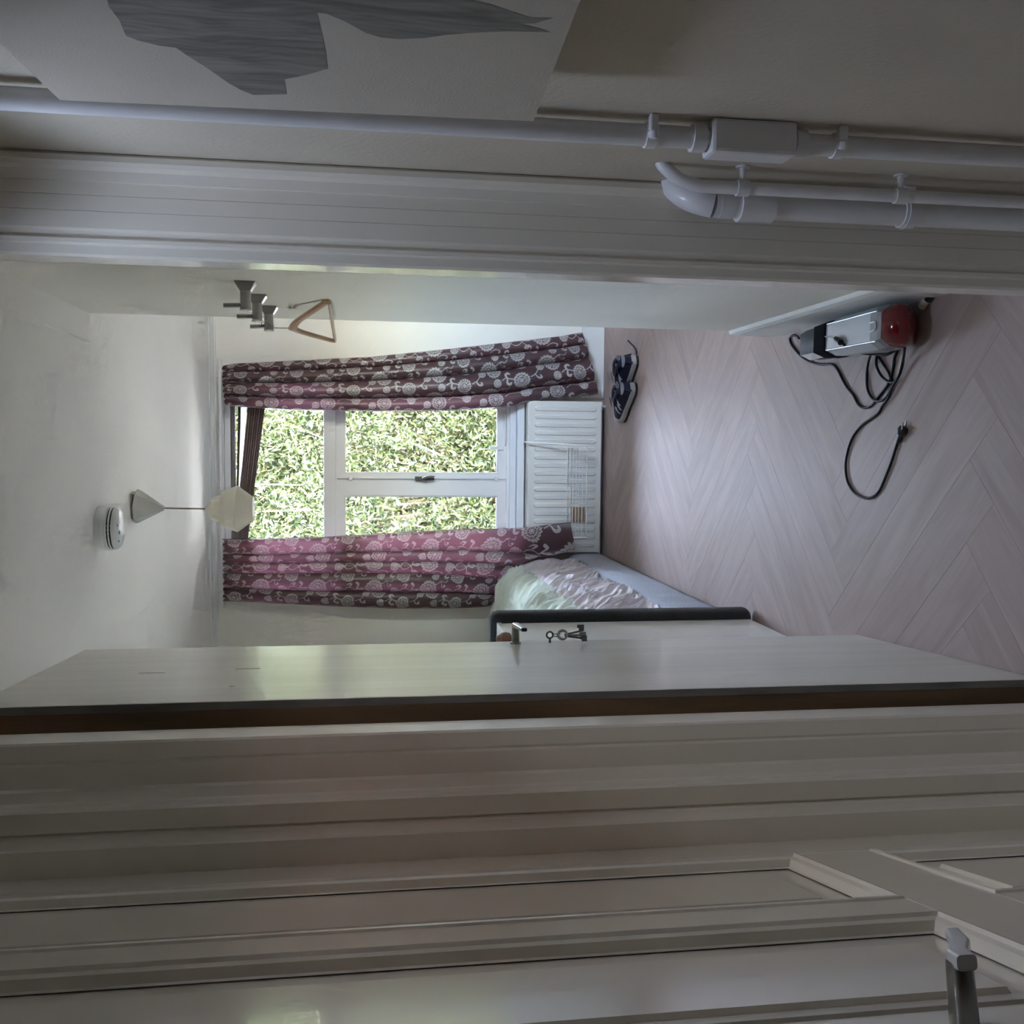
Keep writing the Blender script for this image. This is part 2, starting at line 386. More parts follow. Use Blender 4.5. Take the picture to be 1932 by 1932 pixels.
# ------------------------------------------------------------------ shell of the place
XL, XR, XRF, XB = -1.78, 0.43, 2.30, 0.70
fl = struct('floor', MB().box((XL - .1, -2.4, -0.12), (XB, 6.62, -0.004)).box((XB, 3.3, -0.12), (XRF + .1, 6.62, -0.004)), mat('subfloor', (0.10, 0.075, 0.06), 0.8), 'taupe wooden herringbone floor of the bedroom', 'floor')
struct('floor_hall', MB().box((-0.80, -2.2, -0.004), (0.50, 2.02, 0.0)), mat('hall_bounce_floor', (0.50, 0.47, 0.44), 0.5, var=0.05), 'unseen hall floor made pale to bounce light upward', 'floor')  # out of view; pale tone chosen to throw light up into the hall
# herringbone planks
w_, n_ = 0.1527, 7
O_ = np.array([0.08, 2.267]); ea = np.array([-1, -1]) / math.sqrt(2); eb = np.array([-1, 1]) / math.sqrt(2)
def clip_poly(poly, x0, x1, y0, y1):
    def cut(P, f, inter):
        out = []
        for i in range(len(P)):
            a, b = P[i], P[(i + 1) % len(P)]
            fa, fb = f(a), f(b)
            if fa >= 0: out.append(a)
            if (fa >= 0) != (fb >= 0): t = fa / (fa - fb); out.append(a + (b - a) * t)
        return out
    for f in (lambda p: p[0] - x0, lambda p: x1 - p[0], lambda p: p[1] - y0, lambda p: y1 - p[1]):
        if not poly: return []
        poly = cut(poly, f, None)
    return poly
full_meshes = {}
def plank(a0, b0, la, lb):
    P = [O_ + w_ * (a * ea + b * eb) for a, b in ((a0, b0), (a0 + la, b0), (a0 + la, b0 + lb), (a0, b0 + lb))]
    cen = sum(P) / 4
    Q = clip_poly(P, XL, 1.3, 2.02, D)
    if len(Q) < 3: return
    area = 0.5 * abs(sum(Q[i][0] * Q[(i + 1) % len(Q)][1] - Q[(i + 1) % len(Q)][0] * Q[i][1] for i in range(len(Q))))
    if area < 0.002: return
    ax = ea if la > lb else eb
    ang = math.atan2(ax[1], ax[0]); ca, sa = math.cos(-ang), math.sin(-ang)
    L = [(ca * (q[0] - cen[0]) - sa * (q[1] - cen[1]), sa * (q[0] - cen[0]) + ca * (q[1] - cen[1])) for q in Q]
    full = abs(area - w_ * w_ * n_) < 1e-6
    if full and 'f' in full_meshes: me = full_meshes['f']
    else:
        c = np.mean(np.array(L), axis=0)
        s2 = 0.5 * sum(L[i][0] * L[(i + 1) % len(L)][1] - L[(i + 1) % len(L)][0] * L[i][1] for i in range(len(L)))
        if s2 < 0: L = L[::-1]
        def ins(d): return [tuple(np.array(p) + (c - np.array(p)) / np.linalg.norm(c - np.array(p)) * d * (1.0 if np.linalg.norm(c - np.array(p)) > 3 * d else 0)) for p in L]
        def ins2(d):     # proper offset of a convex polygon
            n = len(L); out = []
            for i in range(n):
                p, a, b = np.array(L[i]), np.array(L[i - 1]), np.array(L[(i + 1) % n])
                e1 = p - a; e2 = b - p
                if np.linalg.norm(e1) < 1e-6 or np.linalg.norm(e2) < 1e-6: out.append(tuple(p)); continue
                n1 = np.array([-e1[1], e1[0]]) / np.linalg.norm(e1); n2 = np.array([-e2[1], e2[0]]) / np.linalg.norm(e2)
                out.append(tuple(p + (n1 + n2) * d / max(0.25, 1 + n1 @ n2)))
            return out
        n = len(L); A = ins2(0.0001); B = ins2(0.0007)
        vs = [(*p, -0.005) for p in A] + [(*p, -0.0005) for p in A] + [(*p, 0.0) for p in B]
        fs = [tuple(range(2 * n, 3 * n))] + [(i, (i + 1) % n, n + (i + 1) % n, n + i) for i in range(n)] + [(n + i, n + (i + 1) % n, 2 * n + (i + 1) % n, 2 * n + i) for i in range(n)]
        me = bpy.data.meshes.new('plank'); me.from_pydata(vs, [], fs); me.update(); me.materials.append(PLANK)
        if full: full_meshes['f'] = me
    o = bpy.data.objects.new('plank', me); col.objects.link(o); o.parent = fl
    o.location = (cen[0], cen[1], 0); o.rotation_euler = (0, 0, ang)
for m_ in range(-5, 6):
    for k_ in range(-45, 46):
        oa, ob = k_ + m_ * n_, k_ - m_ * n_
        plank(oa, ob, n_, 1); plank(oa, ob + 1, 1, n_)

KX0, KX1, KY0, KY1 = -0.10, 0.20, 1.40, 1.74         # roof light added to brighten the hall, above the frame
ce = MB()
for a, b in (((XL - .1, -2.4), (KX0, KY1)), ((KX1, -2.4), (XB, KY1)), ((KX0, -2.4), (KX1, KY0)), ((XL - .1, KY1), (XB, 6.62)), ((XB, 3.3), (XRF + .1, 6.62))): ce.box((a[0], a[1], H), (b[0], b[1], H + .12))
struct('ceiling', ce, CEIL, 'plain white plaster ceiling of bedroom and hall', 'ceiling')
WX0, WX1, WZ0, WZ1 = -0.955, 0.335, 0.60, 2.40     # window opening
wb = MB()
for a, b in (((XL - .1, D, 0), (WX0, 6.62, H)), ((WX1, D, 0), (XRF + .1, 6.62, H)), ((WX0, D, 0), (WX1, 6.62, WZ0)), ((WX0, D, WZ1), (WX1, 6.62, H))): wb.box(a, b)
struct('wall_back', wb, WALL, 'off-white end wall around the garden window', 'wall')
LY0, LY1, LZ0, LZ1 = 3.20, 3.50, 1.45, 1.85        # side window added for extra daylight, unseen behind the open door
wa = MB()
for a, b in (((2.02, LY0), (0, H)), ((LY1, D), (0, H)), ((LY0, LY1), (0, LZ0)), ((LY0, LY1), (LZ1, H))): wa.box((XL - .1, a[0], b[0]), (XL, a[1], b[1]))
struct('wall_left', wa, WALL, 'off-white long wall beside the bed', 'wall')
struct('wall_right_near', MB().box((XR, 2.02, 0), (XB, 3.6, H)), WALL, 'off-white wall section that carries the coat hooks', 'wall')
struct('wall_right_far', MB().box((XRF, 3.3, 0), (XRF + .1, D, H)), WALL, 'off-white wall of the alcove beside the window', 'wall')
AX0, AX1, AZ0, AZ1 = 1.20, 1.98, 1.15, 1.95        # alcove window added for extra daylight, unseen round the corner
wa = MB()
for a, b in (((XB, AX0), (0, H)), ((AX1, XRF), (0, H)), ((AX0, AX1), (0, AZ0)), ((AX0, AX1), (AZ1, H))): wa.box((a[0], 3.4, b[0]), (a[1], 3.6, b[1]))
struct('wall_alcove', wa, WALL, 'off-white alcove wall round the corner of the hook wall', 'wall')
wf = MB(); wf.box((XL - .1, 1.93, 0), (-0.60, 2.02, H)); wf.box((0.36, 1.93, 0), (XB, 2.02, H)); wf.box((-0.60, 1.93, 2.36), (0.36, 2.02, H))
struct('wall_front', wf, HALLP, 'hall wall around the bedroom doorway', 'wall')
HX0, HX1, HY = -0.80, 0.50, -2.2
struct('wall_hall_right', MB().box((HX1, HY, 0), (HX1 + .1, 1.93, H)), HALLP, 'cream hall wall with the drawing and painted pipes', 'wall')
struct('wall_hall_left', MB().box((HX0 - .1, HY, 0), (HX0, 1.93, H)), HALLP, 'cream hall wall behind the panelled door', 'wall')
struct('wall_hall_back', MB().box((HX0 - .1, HY - .1, 0), (HX1 + .1, HY, H)), HALLP, 'plain hall end wall behind the viewer', 'wall')
# ceiling soffit strip along the hook wall
struct('trim_1', MB().box((0.335, 2.02, H - .012), (0.46, 3.62, H)), CEIL, 'shallow plaster strip on the ceiling above the hook wall', 'ceiling trim')
# cove along back wall
cv = [(D, H), (D - .06, H), (D - .06, H - .006), (D - .045, H - .009), (D - .03, H - .018), (D - .014, H - .026), (D - .012, H - .034), (D, H - .034)]
struct('trim_2', MB().prism(cv, XL, XRF, 'x'), BASEB, 'white cove moulding between end wall and ceiling', 'cove moulding')
# baseboards
bbp = [(0.43, 0), (0.413, 0), (0.413, 0.175), (0.418, 0.195), (0.43, 0.2)]
struct('baseboard_right', MB().prism(bbp, 2.02, 3.6, 'y'), BASEB, 'tall white painted baseboard under the coat hooks', 'baseboard')
bk = MB(); bk.box((0.30, D - .014, 0), (XRF, D, 0.15), 0.004)
struct('baseboard_back', bk, BASEB, 'low white baseboard beneath the right curtain', 'baseboard')
struct('baseboard_alcove', MB().box((XR, 3.6, 0), (XRF, 3.614, .2), .004), BASEB, 'white baseboard on the far side of the hook wall', 'baseboard')

# door frame, right: moulded architrave + jamb
pr = [(0.5, 1.93), (0.5, 1.868), (0.494, 1.861), (0.484, 1.860), (0.477, 1.866), (0.472, 1.878), (0.455, 1.884), (0.4545, 1.888), (0.4326, 1.888), (0.432, 1.8895), (0.4314, 1.888), (0.4051, 1.888), (0.4045, 1.8895), (0.4039, 1.888),
      (0.375, 1.890), (0.371, 1.897), (0.362, 1.899), (0.357, 1.891), (0.3503, 1.8925), (0.3497, 1.896), (0.346, 1.898), (0.331, 1.899), (0.3265, 1.904), (0.3265, 1.972), (0.346, 1.972), (0.346, 2.035), (0.43, 2.035), (0.43, 1.93)]
struct('trim_3', MB().prism(pr, 0, H, 'z'), HALLG, 'grooved glossy architrave right of the doorway, behind thick pipe', 'door frame')
pl_ = [(-0.80, 1.93), (-0.80, 1.775), (-0.756, 1.770), (-0.708, 1.770), (-0.705, 1.773), (-0.704, 1.812), (-0.702, 1.816), (-0.699, 1.822), (-0.694, 1.816), (-0.657, 1.814), (-0.6535, 1.818), (-0.6535, 1.833), (-0.6515, 1.835), (-0.6515, 1.838), (-0.648, 1.842), (-0.647, 1.896), (-0.642, 1.901), (-0.60, 1.899), (-0.595, 1.902), (-0.59, 1.899), (-0.561, 1.900), (-0.557, 1.904), (-0.557, 1.968), (-0.578, 1.968), (-0.578, 2.035), (-0.66, 2.035), (-0.66, 1.93)]
struct('trim_4', MB().prism(pl_[::-1], 0, H, 'z'), HALLG, 'stepped glossy architrave between doorway and panelled hall door', 'door frame')
struct('trim_5', MB().box((-0.59, 1.90, 2.335), (0.36, 2.035, 2.42), .004), HALLG, 'glossy head piece above the doorway', 'door frame')

# ------------------------------------------------------------------ bedroom door (open)
hp = np.array([-0.527, 2.055, 0]); fp = np.array([-0.5875, 2.908, 0])
du = (fp - hp); DL = np.linalg.norm(du); du /= DL
dn = np.array([du[1], -du[0], 0])        # towards +x: visible face
upz = np.array([0, 0, 1.])
door1 = empty('door_1', tuple(hp), 'cream painted bedroom door standing open with keys in the lock', 'door', kind='structure')
def dpt(s, n, z): return hp + du * s + dn * n + upz * z
def dbox(mb, s0, s1, n0, n1, z0, z1, bev=0.0):
    return mb.obox(dpt((s0 + s1) / 2, (n0 + n1) / 2, (z0 + z1) / 2), du, dn, upz, s1 - s0, n1 - n0, z1 - z0, bev)
obj('leaf', dbox(MB(), 0.003, DL, -0.056, 0, 0.008, 2.322, 0.002), DOORP, door1)
obj('raw_edge', dbox(MB(), 0, 0.0035, -0.0555, -0.017, 0.01, 2.32), RAWW, door1, 'bare brown wooden hinge edge of the door')
obj('edge_paint', dbox(MB(), 0.0005, 0.0035, -0.0165, -0.001, 0.01, 2.32), mat('edge_paint', (0.16, 0.145, 0.13), 0.5, var=0.25, scale=30, stretch=(1, 1, .2)), door1)
for s_, z_ in ((0.18, 1.83), (0.40, 2.02), (0.43, 1.80)):
    obj('scratch', dbox(MB(), s_, s_ + (0.004 if s_ < .2 else .003), 0, 0.0006, z_, z_ + (0.012 if s_ < .2 else .06)), DCHROME, door1)
# lever handle
hs, hz = DL - 0.055, 1.108
hd = MB()
hd.tube([dpt(hs, 0, hz), dpt(hs, 0.006, hz)], 0.016, 16)
obj('rosette', hd, CHROME, door1)
nk = MB().loft([[dpt(hs + a, n, hz + b) for a, b in rrect(*wh, .004, 4)] for n, wh in ((0.005, (.022, .022)), (0.03, (.020, .021)), (0.052, (.018, .020)), (0.060, (.014, .018)))], smooth=False)
hnd = obj('handle', nk, CHROME, door1)
lv = MB().loft([[dpt(s, 0.055 + a, hz + b + dz) for a, b in rrect(*wh, .004, 4)] for s, wh, dz in ((hs + .011, (.012, .018), 0), (hs - .01, (.016, .020), .001), (hs - .07, (.013, .019), -.003), (hs - .122, (.011, .017), -.006))], smooth=False)
obj('lever', lv, mat('satin_nickel', (0.62, 0.61, 0.58), 0.22, 1.0), hnd)
obj('lever_tip', MB().loft([[dpt(s, 0.055 + a, hz + b - .006) for a, b in rrect(*wh, .004, 4)] for s, wh in ((hs - .122, (.0105, .0165)), (hs - .125, (.0085, .014)))]), BLACKPL, hnd)
# keys hanging in the lock: a thing of its own
kc = dpt(hs, 0.028, 1.006)
keys = empty('key_ring', tuple(dpt(hs, 0.0, 1.006)), 'bunch of old nickel keys hanging from the door lock', 'keys')
def ringpath(c, r, u, v, n=20): return [np.array(c) + r * (math.cos(2 * math.pi * i / n) * np.array(u) + math.sin(2 * math.pi * i / n) * np.array(v)) for i in range(n + 1)]
lk = MB().tube([dpt(hs, 0.001, 1.006), dpt(hs, 0.014, 1.006)], [.004, .003], 10); lk.tube(ringpath(dpt(hs, 0.024, 1.006), .0095, dn, upz), .0026, 8)
obj('lock_key', lk, DCHROME, keys)
ln = MB()
for q in (-.004, .004): ln.tube([dpt(hs, 0.024 + q * .6, 1.0), dpt(hs, 0.022 + q, .975)], .0015, 6)
obj('link', ln, DCHROME, keys)
obj('split_ring', MB().tube(ringpath(dpt(hs, 0.024, .968), .014, dn, upz), .0030, 8).tube(ringpath(dpt(hs - .006, 0.024, .968), .013, dn * .8 + du * .6, upz), .0028, 8), CHROME, keys)
for q, (n0, n1, z1) in enumerate(((.024, .036, .905), (.023, .022, .900), (.021, .012, .898))):
    kk = MB().tube([dpt(hs - .002 * q, n0, .962), dpt(hs - .004 * q, n1, z1)], [.0032, .0028], 8)
    kk.obox(dpt(hs - .004 * q, n1 + (.008 if q == 0 else .001), z1 + .006), du, dn, upz, .004, .018, .016, .001)
    kk.obox(dpt(hs - .004 * q, n1 + (.012 if q == 0 else .003), z1 + .016), du, dn, upz, .004, .01, .005)
    obj('key', kk, DCHROME if q != 1 else CHROME, keys)

# ------------------------------------------------------------------ panelled hall door (ajar)
A2 = math.radians(13.36)
h2 = np.array([-0.755, 1.765, 0]); d2 = np.array([math.sin(A2), -math.cos(A2), 0]); n2 = np.array([math.cos(A2), math.sin(A2), 0])
h2 = h2 - d2 * 0.045
door2 = empty('door_2', tuple(h2), 'cream panelled hall door ajar with three painted hinges', 'door', kind='structure')
def ept(s, n, z): return h2 + d2 * s + n2 * n + upz * z
def ebox(mb, s0, s1, n0, n1, z0, z1, bev=0.0): return mb.obox(ept((s0 + s1) / 2, (n0 + n1) / 2, (z0 + z1) / 2), d2, n2, upz, s1 - s0, n1 - n0, z1 - z0, bev)
S = [0.0, 0.175, 0.545, 0.63, 0.985, 1.13]
ZR = [0.01, 0.14, 0.648, 0.785, 2.20, 2.33]
for s0, s1 in ((S[0], S[1]), (S[4], S[5])): obj('stile', ebox(MB(), s0, s1, -.04, 0, ZR[0], ZR[5], .002), HALLG, door2)
for z0, z1 in ((ZR[0], ZR[1]), (ZR[2], ZR[3]), (ZR[4], ZR[5])): obj('rail', ebox(MB(), S[1], S[4], -.04, 0, z0, z1, .0015), HALLG, door2)
for z0, z1 in ((ZR[1], ZR[2]), (ZR[3], ZR[4])): obj('muntin', ebox(MB(), S[2], S[3], -.04, 0, z0, z1, .0015), HALLG, door2)
for s0, s1 in ((S[1], S[2]), (S[3], S[4])):
    for z0, z1 in ((ZR[1], ZR[2]), (ZR[3], ZR[4])):
        def rg(i, n): return [ept(a, n, z) for a, z in ((s0 + i, z0 + i), (s1 - i, z0 + i), (s1 - i, z1 - i), (s0 + i, z1 - i))]
        mo = MB()
        mo.loft([rg(0.0, -.001), rg(0.003, .003), rg(0.008, .004), rg(0.012, -.001), rg(0.020, -.004), rg(0.026, -.016), rg(0.030, -.018)], smooth=False, caps=False)
        obj('moulding', mo, HALLG, door2)
        pn = MB(); pn.loft([rg(0.028, -.020), rg(0.085, -.0185), rg(0.088, -.012)], smooth=False, caps=False)
        pn.add(rg(0.088, -.012), [(0, 1, 2, 3)]); pn.add(rg(0.02, -.030), [(3, 2, 1, 0)])
        obj('panel', pn, HALLG, door2)
for z_ in (2.10, 1.145, 0.20):
    hg = obj('hinge', MB().tube([ept(-.004, .007, z_ - .045), ept(-.004, .007, z_ + .055)], .0085, 10), HALLG, door2)
    for q in (-.012, .022): obj('knuckle_gap', MB().tube([ept(-.004, .0072, z_ + q), ept(-.004, .0072, z_ + q + .003)], .0088, 10), GRIM, hg)
    obj('finial', MB().tube([ept(-.004, .007, z_ + .055), ept(-.004, .007, z_ + .062), ept(-.006, .007, z_ + .085)], [.007, .0045, .003], 8), HALLG, hg)
    obj('hinge_plate', ebox(MB(), 0.0, .03, 0, .003, z_ - .045, z_ + .055), HALLG, hg)
hh = obj('handle', MB().loft([[ept(.985 + .045 + a, n, 1.005 + b) for a, b in rrect(w, w, .005, 4)] for n, w in ((0, .022), (.03, .021), (.055, .020), (.064, .016))]), CHROME, door2)
obj('lever', MB().loft([[ept(s + .045, .058 + a, z + b) for a, b in rrect(*wh, .004, 4)] for s, z, wh in ((.998, 1.005, (.014, .020)), (.98, 1.003, (.017, .023)), (.945, .978, (.015, .021)), (.90, .958, (.010, .017)))]), mat('painted_lever', (0.78, 0.78, 0.80), 0.25, 0.3), hh)

# ------------------------------------------------------------------ window
WY = 6.46
win = empty('window_1', (-0.31, WY, WZ0), 'white painted garden window with transom and two lower sashes', 'window', kind='structure')
fr = MB()
fr.box((WX0, 6.40, WZ1 - .035), (WX1, 6.56, WZ1)); fr.box((WX0, 6.40, WZ0), (WX1, 6.56, WZ0 + .03)); fr.box((WX0, 6.40, WZ0), (WX0 + .05, 6.56, WZ1)); fr.box((WX1 - .05, 6.40, WZ0), (WX1, 6.56, WZ1))
obj('outer_frame', fr, WINP, win)
def zz(x, Y=WY): return float(onY(x, 900, Y)[2])
def xx(y, Y=WY): return float(onY(800, y, Y)[0])
zt0, zt1 = zz(634), zz(611)
obj('transom', MB().box((WX0 + .05, 6.42, zt0), (WX1 - .05, 6.55, zt1), .004), WINP, win)
MX = xx(912)
obj('upper_pane', MB().box((WX0 + .05, 6.485, zt1), (WX1 - .05, 6.491, WZ1 - .035)), GLASS, win)
for x0, x1, nm in ((MX, WX1 - .05, 'r'), (WX0 + .05, MX, 'l')):
    sx0 = xx(893) if nm == 'r' else x1 - (xx(912) - xx(935))
    sa = MB(); zb0, zb1 = WZ0 + .03, zt0
    gz0, gz1 = zz(938), zz(650)
    gx0 = xx(893) if nm == 'r' else x0 + .05
    gx1 = x1 - .05 if nm == 'r' else xx(935)
    for a, b in (((x0, 6.43, zb0), (gx0, 6.48, zb1)), ((gx1, 6.43, zb0), (x1, 6.48, zb1)), ((gx0, 6.43, zb0), (gx1, 6.48, gz0)), ((gx0, 6.43, gz1), (gx1, 6.48, zb1))): sa.box(a, b)
    so = obj('sash', sa, WINP, win)
    bd = MB(); t_ = .008
    for a, b in (((gx0, 6.436, gz0), (gx0 + t_, 6.462, gz1)), ((gx1 - t_, 6.436, gz0), (gx1, 6.462, gz1)), ((gx0, 6.436, gz0), (gx1, 6.462, gz0 + t_)), ((gx0, 6.436, gz1 - t_), (gx1, 6.462, gz1))): bd.box(a, b, .002)
    obj('glazing_bead', bd, WINP, so)
    obj('pane', MB().box((gx0, 6.458, gz0), (gx1, 6.463, gz1)), GLASS, so)
bolt = obj('espagnolette', MB().tube([(xx(902), 6.422, zz(957)), (xx(902), 6.422, zz(637))], .006, 8), WINP, win)
for x_ in (662, 935): obj('guide', MB().box((xx(902) - .014, 6.412, zz(x_) - .012), (xx(902) + .014, 6.43, zz(x_) + .012), .003), WINP, bolt)
obj('handle_plate', MB().box((xx(902) - .013, 6.408, zz(818)), (xx(902) + .013, 6.43, zz(782)), .003), DCHROME, bolt)
obj('handle', MB().tube([(xx(902), 6.41, zz(797)), (xx(903), 6.385, zz(797)), (xx(899), 6.375, zz(803)), (xx(896), 6.37, zz(818))], [.009, .010, .009, .008], 10), CHROME, bolt)
for y_, x0, x1 in ((844, 922, 948), (990, 940, 955)):
    obj('peg_stay', MB().box((xx(y_) - .012, 6.415, zz(x_ := x1)), (xx(y_) + .012, 6.43, zz(x0)), .003), WINP, win)
obj('stay_arm', MB().tube([(xx(779), 6.42, zz(951)), (xx(838), 6.42, zz(951))], .005, 8), WINP, win)
struct('trim_6', MB().box((WX0 - .02, 6.365, WZ0 - .026), (WX1 + .02, 6.47, WZ0 + .014), .004), SILLP, 'bluish white inner window board', 'window board')
struct('trim_7', MB().box((WX0 - .05, 6.33, 0.525), (WX1 + .03, 6.40, 0.572), .005), SILLP, 'projecting white window sill above the radiator', 'window sill')
wr = MB(); t_ = .03
wr.box((WX0 - t_, D - .012, WZ0), (WX0, D + .01, WZ1 + t_)); wr.box((WX1, D - .012, WZ0), (WX1 + t_, D + .01, WZ1 + t_)); wr.box((WX0 - t_, D - .012, WZ1), (WX1 + t_, D + .01, WZ1 + t_))
struct('trim_8', wr, WINP, 'flat white trim around the window opening', 'window trim')
aw = MB()
for a, b in (((AX0, AZ0), (AX0 + .05, AZ1)), ((AX1 - .05, AZ0), (AX1, AZ1)), ((AX0, AZ0), (AX1, AZ0 + .05)), ((AX0, AZ1 - .05), (AX1, AZ1)), (((AX0 + AX1) / 2 - .03, AZ0), ((AX0 + AX1) / 2 + .03, AZ1))): aw.box((a[0], 3.46, a[1]), (b[0], 3.52, b[1]))
win3 = struct('added_alcove_window', aw, WINP, 'unseen alcove window added to light the room', 'window')  # added opening that brings daylight onto the end wall
obj('pane', MB().box((AX0 + .05, 3.49, AZ0 + .05), (AX1 - .05, 3.495, AZ1 - .05)), GLASS, win3)
# frame and pane of an unseen window added for its light
def small_window(name, ax, p, a0, a1, z0, z1, label):
    m_ = MB(); g_ = MB()
    def bx(t, u0, u1, v0, v1, d): t.box(*(((p - d, u0, v0), (p + d, u1, v1)) if ax == 'x' else ((u0, p - d, v0), (u1, p + d, v1))))
    for u0, u1, v0, v1 in ((a0, a0 + .04, z0, z1), (a1 - .04, a1, z0, z1), (a0, a1, z0, z0 + .04), (a0, a1, z1 - .04, z1)): bx(m_, u0, u1, v0, v1, .03)
    w_o = struct(name, m_, WINP, label, 'window'); bx(g_, a0 + .04, a1 - .04, z0 + .04, z1 - .04, .003)
    obj('pane', g_, GLASS, w_o)
rl = MB()
for a, b in (((KX0, KY0), (KX0 + .03, KY1)), ((KX1 - .03, KY0), (KX1, KY1)), ((KX0, KY0), (KX1, KY0 + .03)), ((KX0, KY1 - .03), (KX1, KY1))): rl.box((a[0], a[1], H + .06), (b[0], b[1], H + .11))
rlo = struct('added_roof_light', rl, WINP, 'unseen roof light added to brighten the hall', 'roof light')  # added out of view, lights the hall from above
obj('pane', MB().box((KX0 + .03, KY0 + .03, H + .08), (KX1 - .03, KY1 - .03, H + .085)), GLASS, rlo)
struct('added_sun_block', MB().box((.60, 1.0, H + .12), (1.0, 2.1, H + 1.5)), mat('brick_red', (.25, .12, .08), .9), 'unseen block added to keep sun off the hall roof light', 'chimney')  # unseen block, added to stop direct sun entering the roof light
small_window('added_side_window', 'x', XL - .05, LY0, LY1, LZ0, LZ1, 'unseen side window added to light the room')  # added out of view to lift the near part of the room

# ------------------------------------------------------------------ pleated blind, slipped askew
bl = empty('pleated_blind', (-0.31, 6.42, 2.36), 'brown pleated blind hanging askew at the window top', 'blind')
def bp(x, y, Y=6.42): return onY(x, y, Y)
bx0, bx1 = WX0 + .055, WX1 - .055
obj('headrail', MB().box((bx0, 6.40, zz(445, 6.42)), (bx1, 6.44, zz(437, 6.42)), .003), mat('headrail', (0.20, 0.16, 0.16), .5), bl)
pa, pb = bp(497, 775), bp(465, 1018)
for k in range(7):
    f0 = k / 6
    # each pleat is a folded slat running across, sagging towards the right
    a = bp(497 - 27 * f0, 775, 6.42); b = bp(465.5 - 19.5 * f0, 1018, 6.42)
    sl = (b - a); e0 = a - sl * 0.50; e1 = b + sl * 0.38
    e0 = a + (a - b) * ((bx1 - a[0]) / (a[0] - b[0])); e1 = b + (b - a) * ((bx0 - b[0]) / (b[0] - a[0]))
    dz = .0088
    sm_ = MB(); yo = 6.405 + (.004 if k % 2 else 0)
    sm_.grid([[(e[0], yo, e[2] - dz), (e[0], yo + .004, e[2] - dz * .2), (e[0], yo + .028, e[2]), (e[0], yo + .004, e[2] + dz * .2), (e[0], yo, e[2] + dz)] for e in (e0, (e0 + e1) / 2 + np.array([0, 0, -.002 * (k % 2)]), e1)], smooth=False)
    obj('pleat', sm_, BLINDM, bl)
for k in range(3):
    f0 = k / 3
    t0 = zz(446 + 6 * k, 6.42)
    a = bp(452 + 5 * k, 775); b = bp(446 + 1.5 * k, 1018)
    e0 = a + (a - b) * ((bx1 - a[0]) / (a[0] - b[0])); e1 = b + (b - a) * ((bx0 - b[0]) / (b[0] - a[0]))
    sm_ = MB(); sm_.grid([[(e[0], 6.41, e[2] - .010 * wq), (e[0], 6.425, e[2]), (e[0], 6.41, e[2] + .008 * wq)] for e, wq in ((e0, 1.1), ((e0 + e1) / 2, .7), (e1, .35))], smooth=False)
    obj('sheer_pleat', sm_, SHEER if k else BLINDM, bl)

